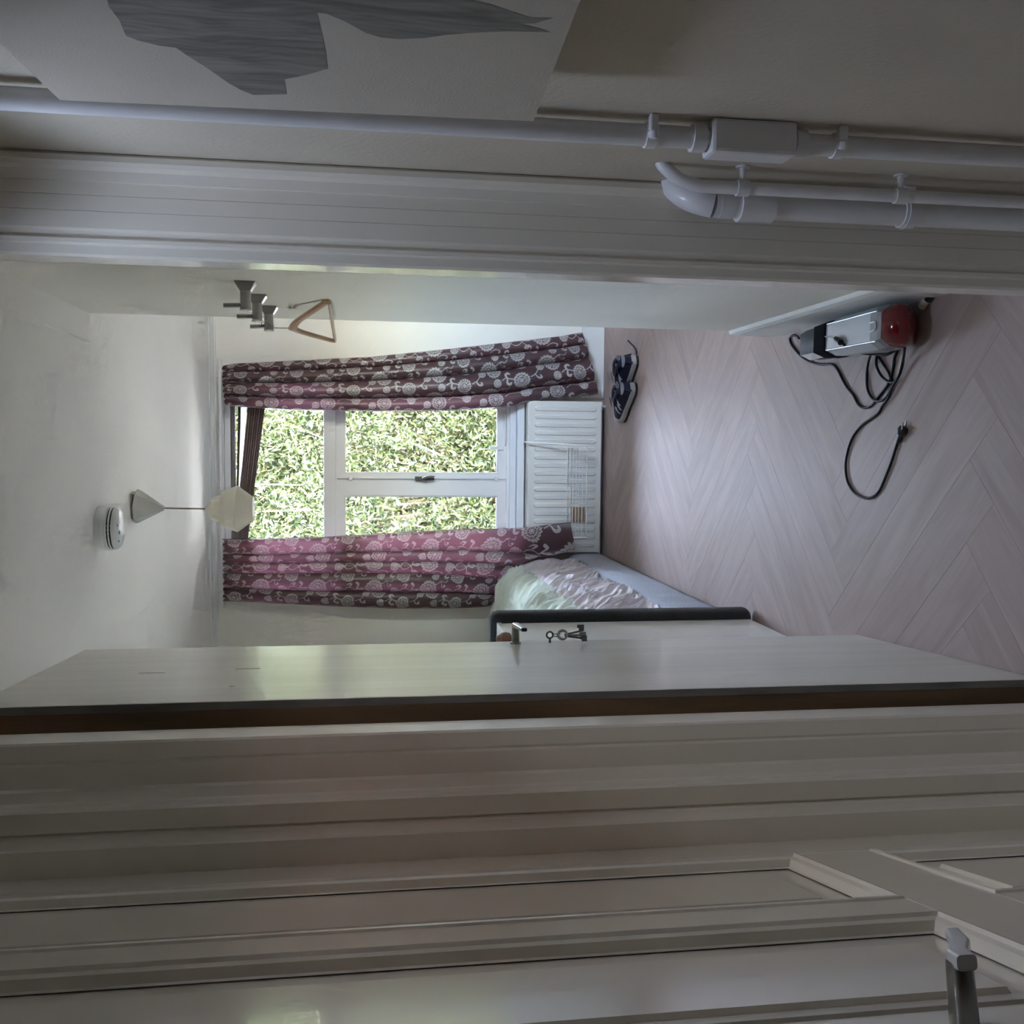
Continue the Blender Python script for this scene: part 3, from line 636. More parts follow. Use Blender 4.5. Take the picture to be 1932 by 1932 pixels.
# ------------------------------------------------------------------ floral curtains
PU, PV = 0.30, 0.345
def motif(u, v):
    """signed value of the woven flower pattern: >0 on the pale motif"""
    best = np.full(u.shape, -1.0)
    def wrap(cu, cv):
        a = (u - cu + PU / 2) % PU - PU / 2; b = (v - cv + PV / 2) % PV - PV / 2
        return a, b
    def mum(cu, cv, R, rot, rings=((1.0, 17), (0.68, 12), (0.36, 7))):
        a, b = wrap(cu, cv)
        r = np.hypot(a, b * 1.06); th = np.arctan2(b, a) + rot + r / R * 0.7
        val = None
        lw = 0.0016 * min(1, R / .05) + .0002
        for q, (fr_, n) in enumerate(rings):
            rim = R * fr_ * (0.80 + 0.20 * np.sqrt(np.abs(np.cos(n * th / 2 + q))))
            if val is None: val = rim - r
            else: val = np.minimum(val, np.abs(rim - r) - lw)
            nxt = rings[q + 1][0] * R * .78 if q + 1 < len(rings) else R * .12
            seam = np.abs(np.sin(n * th / 2 + q + math.pi / 2)) * r * 2 / n - lw * .8
            val = np.where((r < rim) & (r > nxt), np.minimum(val, seam), val)
        return val
    for c in ((0.0, 0.0, 0.058, 0.3), (0.085, 0.185, 0.046, 1.4), (0.165, 0.03, .050, 2.2)):
        best = np.maximum(best, mum(*c))
    for c in ((-0.022, 0.128, 0.031, 0.6), (0.085, 0.045, 0.026, 2.0), (0.150, 0.300, .026, .2), (0.185, 0.20, .030, 1.0)):
        best = np.maximum(best, mum(*c, rings=((1.0, 11), (0.6, 7))))
    def curve(pts, wd, sub=7):
        P = smooth_path([(p[0], p[1], 0) for p in pts], sub)
        out = np.full(u.shape, -1.0)
        W = np.interp(np.linspace(0, 1, len(P)), np.linspace(0, 1, len(wd)), wd)
        for p, wv in zip(P, W):
            a, b = wrap(p[0], p[1]); out = np.maximum(out, wv - np.hypot(a, b))
        return out
    th = .0030
    for pts, wd in (
        ([(0.03, 0.045), (0.05, 0.075), (0.045, 0.105), (0.06, 0.12)], [th, th * .7]),
        ([(0.045, 0.075), (0.02, 0.085), (0.012, 0.10), (0.022, 0.105), (0.026, .097)], [th * .8, th * .8, .005]),
        ([(-0.02, 0.155), (-0.04, 0.185), (-0.03, 0.215), (-0.01, 0.235), (0.0, 0.27)], [th, th]),
        ([(-0.025, 0.155), (0.0, 0.18), (0.0, 0.205), (-0.02, 0.225), (-0.045, 0.245)], [th, th]),
        ([(-0.01, 0.235), (0.02, 0.25), (0.035, 0.235)], [th, .008]),
        ([(-0.045, 0.245), (-0.062, 0.235), (-0.064, 0.25), (-0.05, 0.26)], [th, .008, .006]),
        ([(-0.01, 0.235), (-0.015, .262), (-.004, .28), (-0.02, .295)], [th, .007, th * .6]),
        ([(0.02, 0.18), (0.03, 0.19), (0.026, 0.205), (0.014, 0.20)], [th, .006]),
        ([(0.10, 0.075), (0.112, 0.10), (0.105, 0.125), (0.10, .145)], [th, th]),
        ([(0.108, 0.11), (0.085, 0.105), (0.075, 0.12), (0.082, 0.128)], [.004, .008, .005]),
        ([(0.108, 0.11), (0.128, 0.10), (0.14, 0.115), (0.132, 0.125)], [.004, .008, .005]),
        ([(0.095, 0.235), (0.11, 0.265), (0.135, 0.285)], [th, th]),
        ([(0.105, 0.26), (0.085, 0.275), (0.085, 0.295), (0.098, 0.29)], [th, .006, .004]),
        ([(0.18, 0.09), (0.20, 0.12), (0.195, 0.15), (0.19, 0.17)], [th, th]),
        ([(0.2, 0.12), (0.225, 0.115), (0.235, 0.13), (0.222, 0.138)], [th, .007, .005]),
        ([(0.19, 0.23), (0.21, 0.26), (0.24, 0.27), (0.25, 0.255)], [th, th, .007]),
        ([(0.205, 0.255), (0.20, 0.285), (0.215, 0.31), (0.235, 0.305)], [th, th, .007]),
        ([(0.235, 0.02), (0.25, 0.05), (0.24, 0.08), (0.225, 0.075)], [th, th, .006]),
    ):
        best = np.maximum(best, curve(pts, wd))
    return best

def curtain(name, label, P, U, V, root_loc):
    """P: (rows, cols, 3) points, U, V fabric coordinates in metres"""
    root = empty(name, root_loc, label, 'curtain')
    mb = MB(); mb.grid(P)
    o = obj('fabric', mb, CURT, root)
    mv = motif(U.ravel(), V.ravel())
    at = o.data.attributes.new('motif', 'FLOAT', 'POINT')
    at.data.foreach_set('value', np.clip(mv / 0.006 + 0.5, 0, 1).astype(np.float32))
    return root, o

def interp_rows(t, keys):
    ts = [k[0] for k in keys]
    return [np.interp(t, ts, [k[1][i] for k in keys]) for i in range(len(keys[0][1]))]
# right curtain
NR, NC = 520, 230
t = np.linspace(0, 1, NR)[:, None]; s = np.linspace(0, 1, NC)[None, :]       # s: 0 = window side, 1 = wall side
in_keys = [(0.0, (765, 424)), (.03, (767, 440)), (.18, (774, 545)), (.4, (776, 700)), (.62, (775, 850)), (.78, (768, 965)), (.83, (757, 1010)), (.93, (750, 1080)), (1.0, (744, 1128))]
out_keys = [(0.0, (690, 420)), (.03, (686, 440)), (.18, (681, 545)), (.4, (673, 700)), (.62, (658, 850)), (.8, (645, 965)), (.93, (634, 1060)), (1.0, (627, 1097))]
def px_edge(keys, Y):
    out = []
    for tt in t[:, 0]:
        yv = np.interp(tt, [k[0] for k in keys], [k[1][0] for k in keys]); xv = np.interp(tt, [k[0] for k in keys], [k[1][1] for k in keys])
        out.append(onY(xv, yv, Y))
    return np.array(out)
E0 = px_edge(in_keys, 6.27); E1 = px_edge(out_keys, 6.29)
def sfold(breaks, depth, n):
    """cross-section of a pleated curtain: rolls that tuck behind each other; returns (fraction across, depth, arc length)"""
    pts = [(breaks[0], .012)]
    for q in range(len(breaks) - 1):
        a, b = breaks[q], breaks[q + 1]; w = b - a; d = depth[q]
        pts += [(a + .10 * w, -.35 * d), (a + .32 * w, -.92 * d), (a + .58 * w, -1.0 * d), (a + .84 * w, -.72 * d), (a + .985 * w, -.30 * d)]
        if q < len(breaks) - 2:
            pts += [(b - .01 * w, .006), (b - .22 * w, .014), (b - .26 * w, .022), (b - .05 * w, .028)]
    pts.append((breaks[-1], .01))
    C_ = np.array(smooth_path([(p[0], p[1], 0) for p in pts], 12))[:, :2]
    return C_
def resample(C_, width, n):
    L = np.r_[0, np.cumsum(np.hypot(np.diff(C_[:, 0]) * width, np.diff(C_[:, 1])))]
    u = np.linspace(0, L[-1], n)
    return np.interp(u, L, C_[:, 0]), np.interp(u, L, C_[:, 1]), u
NC = 300; s = np.linspace(0, 1, NC)[None, :]
fa, fd, fu = resample(sfold([0.0, .23, .57, .80, 1.0], [.035, .055, .045, .03], NC), 0.36, NC)
top_p = np.exp(-t / 0.05)
gath = np.sin(fu * 2 * math.pi / .055 + 2 * np.sin(fu * 9))[None, :] * top_p
fa2 = fa[None, :] + 0.018 * np.sin(3.1 * t + 7 * fa[None, :]) * np.sin(math.pi * np.clip(fa[None, :], 0, 1))
P = np.zeros((NR, NC, 3))
for i in range(3): P[:, :, i] = E0[:, None, i] * (1 - fa2) + E1[:, None, i] * fa2
P[:, :, 1] += fd[None, :] * (1 - .55 * top_p) * (0.8 + .35 * t) + 0.012 * gath
P[:, :, 1] += 0.004 * np.sin(11 * t + 9 * fa[None, :])
P[:, :, 2] += 0.006 * gath
U = fu[None, :] + 0 * t; V = 2.28 * t + 0 * U
cr, _ = curtain('floral_curtain', 'dark plum curtain with silver flowers flaring to the floor, beside shoes', P, U - .21, V + .07, (0.35, 6.30, 0.05))
# left curtain
NR, NC = 520, 360
t = np.linspace(0, 1, NR)[:, None]; s = np.linspace(0, 1, NC)[None, :]       # s: 0 = wall side, 1 = window side
K = [(0.0, [(1134, 422), (1105, 422), (1078, 422), (1053, 422), (1033, 422), (1018, 421)]),
     (.05, [(1135, 455), (1106, 455), (1078, 455), (1053, 455), (1033, 455), (1017, 455)]),
     (.30, [(1143, 610), (1110, 610), (1076, 610), (1051, 610), (1029, 610), (1014, 610)]),
     (.55, [(1148, 740), (1112, 745), (1076, 745), (1048, 745), (1023, 745), (1006, 745)]),
     (.75, [(1148, 850), (1114, 858), (1079, 862), (1047, 868), (1018, 875), (999, 880)]),
     (.88, [(1146, 905), (1118, 918), (1086, 925), (1050, 955), (1020, 985), (996, 985)]),
     (1.0, [(1143, 925), (1119, 942), (1084, 948), (1056, 1012), (1037, 1086), (985, 1076)])]
SK = [0, .25, .5, .7, .87, 1]
px = np.zeros((NR, NC, 2))
for i, tt in enumerate(t[:, 0]):
    row = [[np.interp(tt, [k[0] for k in K], [k[1][j][q] for k in K]) for j in range(6)] for q in (1, 0)]
    for q in (0, 1): px[i, :, q] = np.interp(s[0], SK, row[q])
ker = np.hanning(21); ker /= ker.sum()
for q in (0, 1):        # soften the corners of the outline
    A = np.pad(px[:, :, q], ((0, 0), (10, 10)), mode='reflect', reflect_type='odd'); px[:, :, q] = np.array([np.convolve(r, ker, 'valid') for r in A])
    A = np.pad(px[:, :, q], ((10, 10), (0, 0)), mode='reflect', reflect_type='odd'); px[:, :, q] = np.array([np.convolve(c, ker, 'valid') for c in A.T]).T
fa, fd, fu = resample(sfold([0.0, .21, .46, .62, .75, 1.0], [.035, .045, .035, .03, .035], NC), 0.46, NC)
top_p = np.exp(-t / 0.05)
low = np.clip((t - .72) / .28, 0, 1)
S2 = np.clip(fa[None, :], 0, 1)
gath = np.sin(fu * 2 * math.pi / .055 + 2 * np.sin(fu * 9))[None, :] * top_p
fy = fd[None, :] * (1 - .55 * top_p) * (1 - .45 * low) + 0.012 * gath
flap = low ** 1.5 * np.clip((S2 - .45) / .55, 0, 1)
Yd = 6.275 - 0.13 * flap + fy + 0.03 * flap * np.sin(16 * S2 + 9 * t)
# turned-up hem: a ridge running diagonally across the lower inner corner
Yd = Yd - 0.035 * np.exp(-((S2 - (0.42 + .35 * low)) / .06) ** 2) * low
cr_ = np.array([[mnoise.noise((6.0 * a, 22 * b, 0.3)) for a in fu[::5] * 1.2] for b in t[::5, 0]])
cr_ = np.repeat(np.repeat(cr_, 5, 0), 5, 1)[:NR, :NC]
for ax in (0, 1): cr_ = np.apply_along_axis(lambda r: np.convolve(np.pad(r, 6, mode='edge'), np.hanning(13) / np.hanning(13).sum(), 'valid'), ax, cr_)
Yd = Yd + 0.012 * cr_ * np.clip(S2 * 1.4 - .4, 0, 1)
P = np.zeros((NR, NC, 3))
for i in range(NR):
    xr = np.interp(fa, s[0], px[i, :, 0]); yr = np.interp(fa, s[0], px[i, :, 1])
    for j in range(NC): P[i, j] = onY(xr[j], yr[j], Yd[i, j])
P[:, :, 2] += 0.006 * gath
U = fu[None, :] + 0 * t
V = np.cumsum(np.vstack([np.zeros((1, NC)), np.linalg.norm(np.diff(P, axis=0), axis=2)]), axis=0)
V = V * .5 + np.median(V, axis=1)[:, None] * .5
cl, _ = curtain('floral_curtain', 'backlit plum curtain with silver flowers, hem tossed over the bed', P, U + .03, V + .12, (-0.8, 6.27, 0.6))
obj('lining_edge', MB().tube([P[i, NC - 1] + np.array([0.001, .003, 0]) for i in range(0, int(NR * .8), 10)], .0022, 6), mat('curtain_edge', (0.03, 0.014, 0.02), .7), cl)
# rail that both curtains hang from
rail = empty('curtain_rail', (-0.3, 6.33, 2.40), 'slim white curtain rail above the window', 'curtain rail')
obj('track', MB().box((-1.03, 6.325, 2.405), (0.50, 6.345, 2.425), .003), WINP, rail)
for x_ in (-0.95, -0.3, 0.4): obj('bracket', MB().box((x_ - .012, 6.335, 2.40), (x_ + .012, D, 2.44), .003), WINP, rail)

# ------------------------------------------------------------------ radiator
rx0, rx1, rz0, rz1, ry = -0.695, 0.277, 0.035, 0.512, 6.262
rad = empty('radiator', ((rx0 + rx1) / 2, ry, rz0), 'white ribbed panel radiator under the window', 'radiator')
obj('front_panel', MB().box((rx0, ry, rz0), (rx1, ry + .016, rz1), .007), ENAMEL, rad)
obj('rear_panel', MB().box((rx0 + .01, ry + .075, rz0 + .01), (rx1 - .01, ry + .088, rz1 - .01), .005), ENAMEL, rad)
obj('top_grille', MB().box((rx0, ry + .012, rz1 - .012), (rx1, ry + .09, rz1 + .003), .004), ENAMEL, rad)
for x_ in (rx0, rx1 - .006): obj('side_cover', MB().box((x_, ry + .012, rz0 + .01), (x_ + .006, ry + .09, rz1)), ENAMEL, rad)
nr = 18; sp = (rx1 - rx0 - .05) / nr
for k in range(nr):
    cx = rx0 + .025 + sp * (k + .5); r_ = 0.017
    out = []
    for a, c0 in ((0, rz1 - .055), (180, rz0 + .05)):
        for q in range(9): th = math.radians(a + 180 * q / 8); out.append((cx + r_ * math.cos(th), c0 + r_ * math.sin(th)))
    m_ = MB(); n = len(out); cz = (rz0 + rz1) / 2
    inner = [(cx + (p[0] - cx) * .6, p[1] + (-.006 if p[1] > cz else .006)) for p in out]
    m_.loft([[(p[0], ry + .001, p[1]) for p in out], [(p[0], ry - .007, p[1]) for p in inner]], smooth=False, caps=False)
    m_.add([(p[0], ry - .007, p[1]) for p in inner], [tuple(range(n))])
    obj('rib', m_, ENAMEL, rad)
for x_ in (rx0 + .12, rx1 - .12): obj('bracket', MB().box((x_ - .02, ry + .085, .2), (x_ + .02, D - .001, .4)), ENAMEL, rad)
obj('valve_pipe', MB().tube([(rx1 - .03, ry + .05, 0.0), (rx1 - .03, ry + .05, rz0 + .02)], .008, 8), ENAMEL, rad)
# airer hooked over the radiator
ar = empty('radiator_airer', tuple(onY(1090, 925, 6.16)), 'white wire drying rack hooked over the ribbed radiator', 'drying rack')
xa, xb = float(onY(1090, 841, 6.16)[0]), float(onY(1100, 1013, 6.16)[0])
rods = [(6.235, .262), (6.215, .247), (6.195, .233), (6.175, .219), (6.15, .204), (6.125, .188), (6.10, .165)]
for q, x_ in enumerate((xa, xb)):
    o1 = .02 if q == 0 else -.02
    obj('hook_arm', MB().tube(smooth_path([(x_ + o1, 6.33, .497), (x_ + o1, 6.325, .525), (x_ + o1, 6.28, .535), (x_ + o1 * .9, 6.235, .522), (x_ + o1 * .8, 6.22, .46), (x_ + o1 * .4, 6.165, .30), (x_, 6.10, .185), (x_, 6.095, .165)], 5), .0055, 8), WIREW, ar)
    obj('end_wire', MB().tube([(x_, p[0], p[1]) for p in rods], .004, 8), WIREW, ar)
for q, (y_, z_) in enumerate(rods): obj('rod', MB().tube([(xa, y_, z_), ((xa + xb) / 2, y_ + .003 * (q % 3), z_ - .002 * (q % 2)), (xb, y_, z_)], .0026 if q < 6 else .0042, 6), WIREW, ar)
c0 = onY(1091, 970, 6.245)
br = empty('bamboo_pad', tuple(c0), 'small tan bamboo pad tucked behind the drying rack wires', 'pad')
for k in range(6): obj('strip', MB().box((c0[0] - .05, c0[1] - .004, c0[2] - .042 + k * .0145), (c0[0] + .045, c0[1] + .008, c0[2] - .0282 + k * .0145), .002), TANB, br)

# ------------------------------------------------------------------ bed
bed = empty('bed', (-1.22, 5.0, 0), 'upholstered single bed with dark headboard and blue-grey side rail', 'bed')
hx = -0.650
hbp = []
for q in range(7): a = math.radians(90 * q / 6); hbp.append((hx - .045 + .045 * math.cos(a) if False else hx - .03 + .03 * math.sin(a), 3.75 + .03 - .03 * math.cos(a)))
def headring(z, ins=0.0): return None
hbm = MB().box((-1.70, 3.745, 0.02), (-0.684, 3.83, 1.02), .02)
hbm2 = MB()
prof = [(-1.70, 3.745), (-0.665, 3.745), (-0.652, 3.752), (-0.646, 3.77), (-0.646, 3.81), (-0.655, 3.826), (-0.67, 3.83), (-1.70, 3.83)]
rings = []
for z_, k_ in ((0.02, .012), (0.035, 0.0), (1.035, 0.0), (1.055, .006), (1.066, .02)): rings.append([(min(p[0], p[0] - k_) if p[0] > -1 else p[0] + k_, p[1] + (k_ * .7 if p[1] < 3.79 else -k_ * .7), z_) for p in prof])
hbm2.loft(rings)
obj('headboard', hbm2, CHARC, bed)
def railmesh(xo, sgn):
    m_ = MB(); prof = [(0, .02), (0.012, .012), (.02, .05), (.022, .14), (.018, .20), (.008, .225), (-.02, .235), (-.055, .232), (-.06, .22), (-.06, .02)]
    rings = []
    for i, y_ in enumerate(np.linspace(3.83, 6.30, 60)):
        pf = 0.006 * math.sin(y_ * 33 + 1.3 * math.sin(y_ * 5))
        rings.append([(xo + sgn * (p[0] - .022 + (pf * math.sin(math.pi * min(1, max(0, p[1] / .23))) if p[0] > 0 else 0)), y_, p[1]) for p in prof])
    return m_.loft(rings)
obj('side_rail', railmesh(-0.70, 1), BLUEG, bed)
obj('side_rail', railmesh(-1.70, -1), BLUEG, bed)
obj('foot_panel', MB().box((-1.70, 6.25, .02), (-.725, 6.315, .235), .02), BLUEG, bed)
obj('piping', MB().tube([(-.748, y_, .236 + .004 * math.sin(y_ * 9)) for y_ in np.linspace(3.85, 6.28, 50)], .012, 8), BLUEG, bed)
for x_ in (-1.6, -.8):
    for y_ in (3.9, 6.2): obj('leg', MB().tube([(x_, y_, 0), (x_, y_, .05)], [.018, .022], 10), BLACKPL, bed)
matt = obj('mattress', MB().box((-1.67, 3.85, .2), (-.775, 6.24, .42), .04), MATTW, None, 'pale mattress under the crumpled bedding', 'mattress', origin=(-1.22, 5.0, .2))

def ridged(p, sc_): return 1 - abs(mnoise.noise((p[0] * sc_[0], p[1] * sc_[1], p[2] * sc_[2])))
def drape(prof, y0, y1, ny, nx, amp, fsc, seed, endsag=0.06, yprof=None):
    """cloth sheet: profile in (x, z) swept along y with wrinkles pushed along the profile normal"""
    pr_ = np.array(prof, float); dl = np.r_[0, np.cumsum(np.hypot(*np.diff(pr_, axis=0).T))]
    u_ = np.linspace(0, dl[-1], nx); X = np.interp(u_, dl, pr_[:, 0]); Z = np.interp(u_, dl, pr_[:, 1])
    kk = np.hanning(max(5, nx // 12)); kk /= kk.sum(); pd = len(kk) // 2
    X = np.convolve(np.pad(X, pd, mode='edge'), kk, 'valid')[:nx]; Z = np.convolve(np.pad(Z, pd, mode='edge'), kk, 'valid')[:nx]
    tx, tz = np.gradient(X), np.gradient(Z); ln_ = np.hypot(tx, tz) + 1e-9; nx_, nz_ = tz / ln_, -tx / ln_
    if nz_.mean() < 0: nx_, nz_ = -nx_, -nz_
    P = np.zeros((ny, nx, 3))
    for i, y_ in enumerate(np.linspace(y0, y1, ny)):
        for j in range(nx):
            q = (u_[j], y_, seed)
            warp = 0.12 * mnoise.noise((u_[j] * 5, y_ * 3, seed + 3)); 
            yy = y_ + warp + u_[j] * fsc[2]
            h_ = 0.55 * ridged((u_[j], yy, seed), (fsc[0], fsc[1], 1)) ** 4 + 0.45 * ridged((u_[j], yy + .4 * u_[j], seed + 9), (fsc[0] * 1.7, fsc[1] * 2.1, 1)) ** 5 + .5 * mnoise.noise((u_[j] * 4, y_ * 2.0, seed + 5))
            hh_ = amp * h_
            P[i, j] = (X[j] + nx_[j] * hh_, y_, Z[j] + nz_[j] * hh_ - (endsag * max(0, (y_ - (y1 - .12)) / .12) ** 2))
    return P
SP = drape([(-.742, .232), (-.742, .30), (-.745, .40), (-.752, .47), (-.775, .53), (-.83, .56), (-.95, .565)], 3.86, 6.235, 420, 90, 0.036, (3.5, 10, 1.2), 1.0, .03)
obj('crumpled_sheet', MB().grid(SP), SHEET, None, 'lilac-grey crumpled cotton sheet along the bed side', 'sheet', origin=(-.85, 5.0, .42))
DP = drape([(-.80, .53), (-.795, .57), (-.805, .63), (-.845, .685), (-.95, .715), (-1.1, .73), (-1.4, .72), (-1.64, .62), (-1.68, .45)], 3.86, 6.22, 420, 150, 0.046, (2.6, 7.5, 1.5), 5.0, .06)
obj('mint_duvet', MB().grid(DP), MINT, None, 'rumpled mint green duvet heaped on the bed', 'duvet', origin=(-1.2, 5.0, .5))

# ------------------------------------------------------------------ white cabinet and the pot on it
cab = empty('cabinet', (-0.98, 3.4, 0), 'plain white cabinet between open door and headboard', 'cabinet')
obj('body', MB().box((-1.28, 3.0, 0.03), (-0.684, 3.735, 1.028), .002), CABW, cab)
obj('top', MB().box((-1.29, 2.99, 1.028), (-0.681, 3.738, 1.045), .0015), CABW, cab)
obj('plinth', MB().box((-1.26, 3.02, 0), (-0.70, 3.72, .03)), CABW, cab)
for k in range(2):
    cd_ = obj('cabinet_door', MB().box((-1.275 + .297 * k, 2.984, .06), (-.985 + .297 * k, 2.999, 1.02), .002), CABW, cab)
    obj('knob', MB().lathe([(.005, 0), (.006, -.012), (.013, -.018), (.012, -.026), (.004, -.03)], (-1.02 + .075 * k, 2.985, .6), 16, 'y'), CHROME, cd_)
pc = onY(945, 1206, 3.36); 
pot = empty('wooden_pot', (float(pc[0]), 3.36, 1.045), 'small rounded brown wooden pot on the white cabinet', 'pot')
obj('body', MB().lathe([(.012, 0), (.021, .004), (.0245, .018), (.0225, .033)], (float(pc[0]), 3.36, 1.045), 24), BROWNW, pot)
obj('lid', MB().lathe([(.0225, .033), (.019, .043), (.012, .050), (.003, .053)], (float(pc[0]), 3.36, 1.045), 24), mat('lid_wood', (0.34, 0.2, 0.15), .35, var=.15, scale=30), pot)

# ------------------------------------------------------------------ sneakers
def make_shoe():
    root = empty('sneaker', (0, 0, 0), 'x', 'shoe', 'navy sneakers on the floor by the window')
    # toe towards +y, heel at y = 0, origin under the heel
    def outline(y):      # half width of sole
        t_ = y / .29
        return np.interp(t_, [0, .03, .1, .3, .5, .72, .88, .96, 1], [.012, .026, .035, .036, .036, .047, .043, .028, .004])
    ys = [0, .004, .012, .025, .05, .09, .14, .19, .23, .255, .272, .283, .29]
    def sole(z0, z1, sc_, m, nm):
        pts = [(outline(y) * sc_, y) for y in ys] + [(-outline(y) * sc_, y) for y in reversed(ys)]
        rk = lambda y: .012 * max(0, (y - .22) / .07) ** 2
        vs = [[(p[0] * k, .002 + (p[1] - .002) * 1, z + rk(p[1])) for p in pts] for z, k in ((z0, .97), (z0 + .003, 1), (z1 - .003, 1), (z1, .97))]
        mb = MB().loft(vs, smooth=False); return obj(nm, mb, m, root)
    sole(0, .012, 1.0, SOLED, 'outsole'); sole(.011, .034, 1.03, SOLE, 'midsole')
    # upper: rings along y
    rings = []
    hts = [(0.004, .055, .030), (.008, .100, .024), (.02, .098, .030), (.05, .086, .033), (.09, .084, .034), (.13, .088, .035), (.17, .078, .037), (.21, .064, .040), (.245, .055, .038), (.27, .048, .028), (.286, .040, .010)]
    for y, h_, w_2 in hts:
        r_ = []
        for k in range(13):
            a = math.pi * k / 12; cx = math.cos(a); sx = math.sin(a)
            r_.append((w_2 * np.sign(cx) * abs(cx) ** .55, y + (.006 if y < .02 else 0) * sx, .030 + (h_ - .030) * sx ** .75))
        rings.append(r_)
    up = MB(); up.grid(rings, flip=True); up.add(rings[0], [tuple(range(13))]); up.add(rings[-1], [tuple(range(13))[::-1]])
    uo = obj('upper', up, NAVY, root)
    # collar + opening
    cp = [(.026 * math.cos(a) * (1.0), .066 + .053 * math.sin(a), .088 + .010 * math.cos(2 * a) + .012 * abs(math.sin(a)) ** 3) for a in np.linspace(0, 2 * math.pi, 33)]
    obj('collar', MB().tube(cp, .0085, 8), NAVY, root)
    ins_ = MB(); ins_.add([(p[0] * .9, .066 + (p[1] - .066) * .9, p[2] - .001) for p in cp[:-1]] + [(0, .066, .084)], [(i, (i + 1) % 32, 32) for i in range(32)], True)
    obj('lining', ins_, LINING, root)
    tg = MB(); tg.grid([[(x_, .118 + .03 * k, .108 + .004 * k - .018 * k - .05 * x_ * x_ * 20) for x_ in np.linspace(-.02, .02, 7)] for k in np.linspace(0, 1.6, 6)])
    obj('tongue', tg, SHOEW, root)
    # heel counter pieces: grey band, grey crescent, tab
    def heel_band(z0, z1, a0, a1, off, m, nm, zc_=0):
        pts = []
        for zf in np.linspace(0, 1, 5):
            row = []
            for k in range(13):
                a = math.radians(a0 + (a1 - a0) * k / 12); e = 1 - (2 * k / 12 - 1) ** 2
                z = z0 + (z1 - z0) * zf; z = (z0 + z1) / 2 + (z - (z0 + z1) / 2) * (0.15 + .85 * math.sqrt(max(0, e)))
                row.append(((.0335 + off) * math.sin(a), .036 - (.034 + off) * math.cos(a), z))
            pts.append(row)
        return obj(nm, MB().grid(pts), m, root)
    heel_band(.035, .105, -95, 95, -.0012, NAVY, 'heel_counter')
    heel_band(.066, .083, -80, 80, .0014, SHOEG, 'heel_crescent')
    tb = heel_band(.089, .106, -26, 26, .0018, SHOEG, 'heel_tab')
    # side stripes
    for sg in (-1, 1):
        for q, (y0, y1, z0, z1) in enumerate(((.055, .12, .094, .060), (.105, .155, .072, .046), (.14, .185, .076, .044))):
            row = []
            for k in np.linspace(0, 1, 8):
                y = y0 + (y1 - y0) * k; z = z0 + (z1 - z0) * k + .006 * math.sin(math.pi * k)
                wx = np.interp(y, [h[0] for h in hts], [h[2] for h in hts]); hx_ = np.interp(y, [h[0] for h in hts], [h[1] for h in hts])
                def xs(z): s_ = min(.999, max(0, (z - .03) / (hx_ - .03))) ** (1 / .75); return wx * math.sqrt(max(0, 1 - s_ * s_)) ** .55 + .0016
                row.append([(sg * xs(z + dz), y, z + dz) for dz in (-.0045, 0, .0045)])
            obj('stripe', MB().grid(row, flip=sg > 0), SHOEW, root)
    tcv = MB()
    toe = [[(np.interp(y, [h[0] for h in hts], [h[2] for h in hts]) * 1.03 * np.sign(math.cos(a)) * abs(math.cos(a)) ** .55, y, .031 + (np.interp(y, [h[0] for h in hts], [h[1] for h in hts]) - .029) * math.sin(a) ** .75) for a in np.linspace(0, math.pi, 13)] for y in np.linspace(.232, .285, 6)]
    obj('toe_cap', tcv.grid(toe, flip=True), SHOEW, root)
    # heel lettering
    cu_ = bpy.data.curves.new('heel_text', 'FONT'); cu_.body = 'NIKE'; cu_.size = .0125; cu_.align_x = 'CENTER'; cu_.align_y = 'CENTER'; cu_.extrude = .0004
    to = bpy.data.objects.new('heel_text_tmp', cu_); col.objects.link(to)
    dg = bpy.context.evaluated_depsgraph_get(); me = bpy.data.meshes.new_from_object(to.evaluated_get(dg)); bpy.data.objects.remove(to)
    for v in me.vertices: x_, y_, z_ = v.co; a = x_ / .036; v.co = (.0365 * math.sin(a), .036 - (.0365 + z_) * math.cos(a), .0975 + y_)
    me.materials.clear(); me.materials.append(NAVY)
    lo = bpy.data.objects.new('lettering', me); col.objects.link(lo); lo.parent = tb
    return root
shoe = make_shoe()
p1, p2 = onZ(1205, 676, 0), onZ(1203, 729, 0)
shoe.location = (float(p1[0]) + .002, float(p1[1]) + .0, 0.0005); shoe.rotation_euler = (0, 0, math.radians(36)); shoe.scale = (1.22, 1.22, 1.22)
shoe['label'] = 'navy and white sneaker with a loose lace, under the flared curtain'
shoe2 = copy_tree(shoe); shoe2.location = (float(p2[0]) + .004, float(p2[1]) + .0, 0.0005); shoe2.rotation_euler = (0, 0, math.radians(31))
shoe2['label'] = 'navy and white sneaker beside its mate, next to the radiator'
lace_w = [onZ(1201, 668, .014), onZ(1200, 661, .010), onZ(1196, 654, .006), onZ(1190, 648, .004), onZ(1185, 643, .004)]
mw = Matrix.Translation(shoe.location) @ shoe.rotation_euler.to_matrix().to_4x4() @ Matrix.Diagonal((1.22, 1.22, 1.22, 1)); iw = mw.inverted()
lc = MB().tube([tuple(iw @ Vector(tuple(map(float, p)))) for p in smooth_path(lace_w, 4)], .0042, 6)
obj('loose_lace', lc, NAVY, shoe)

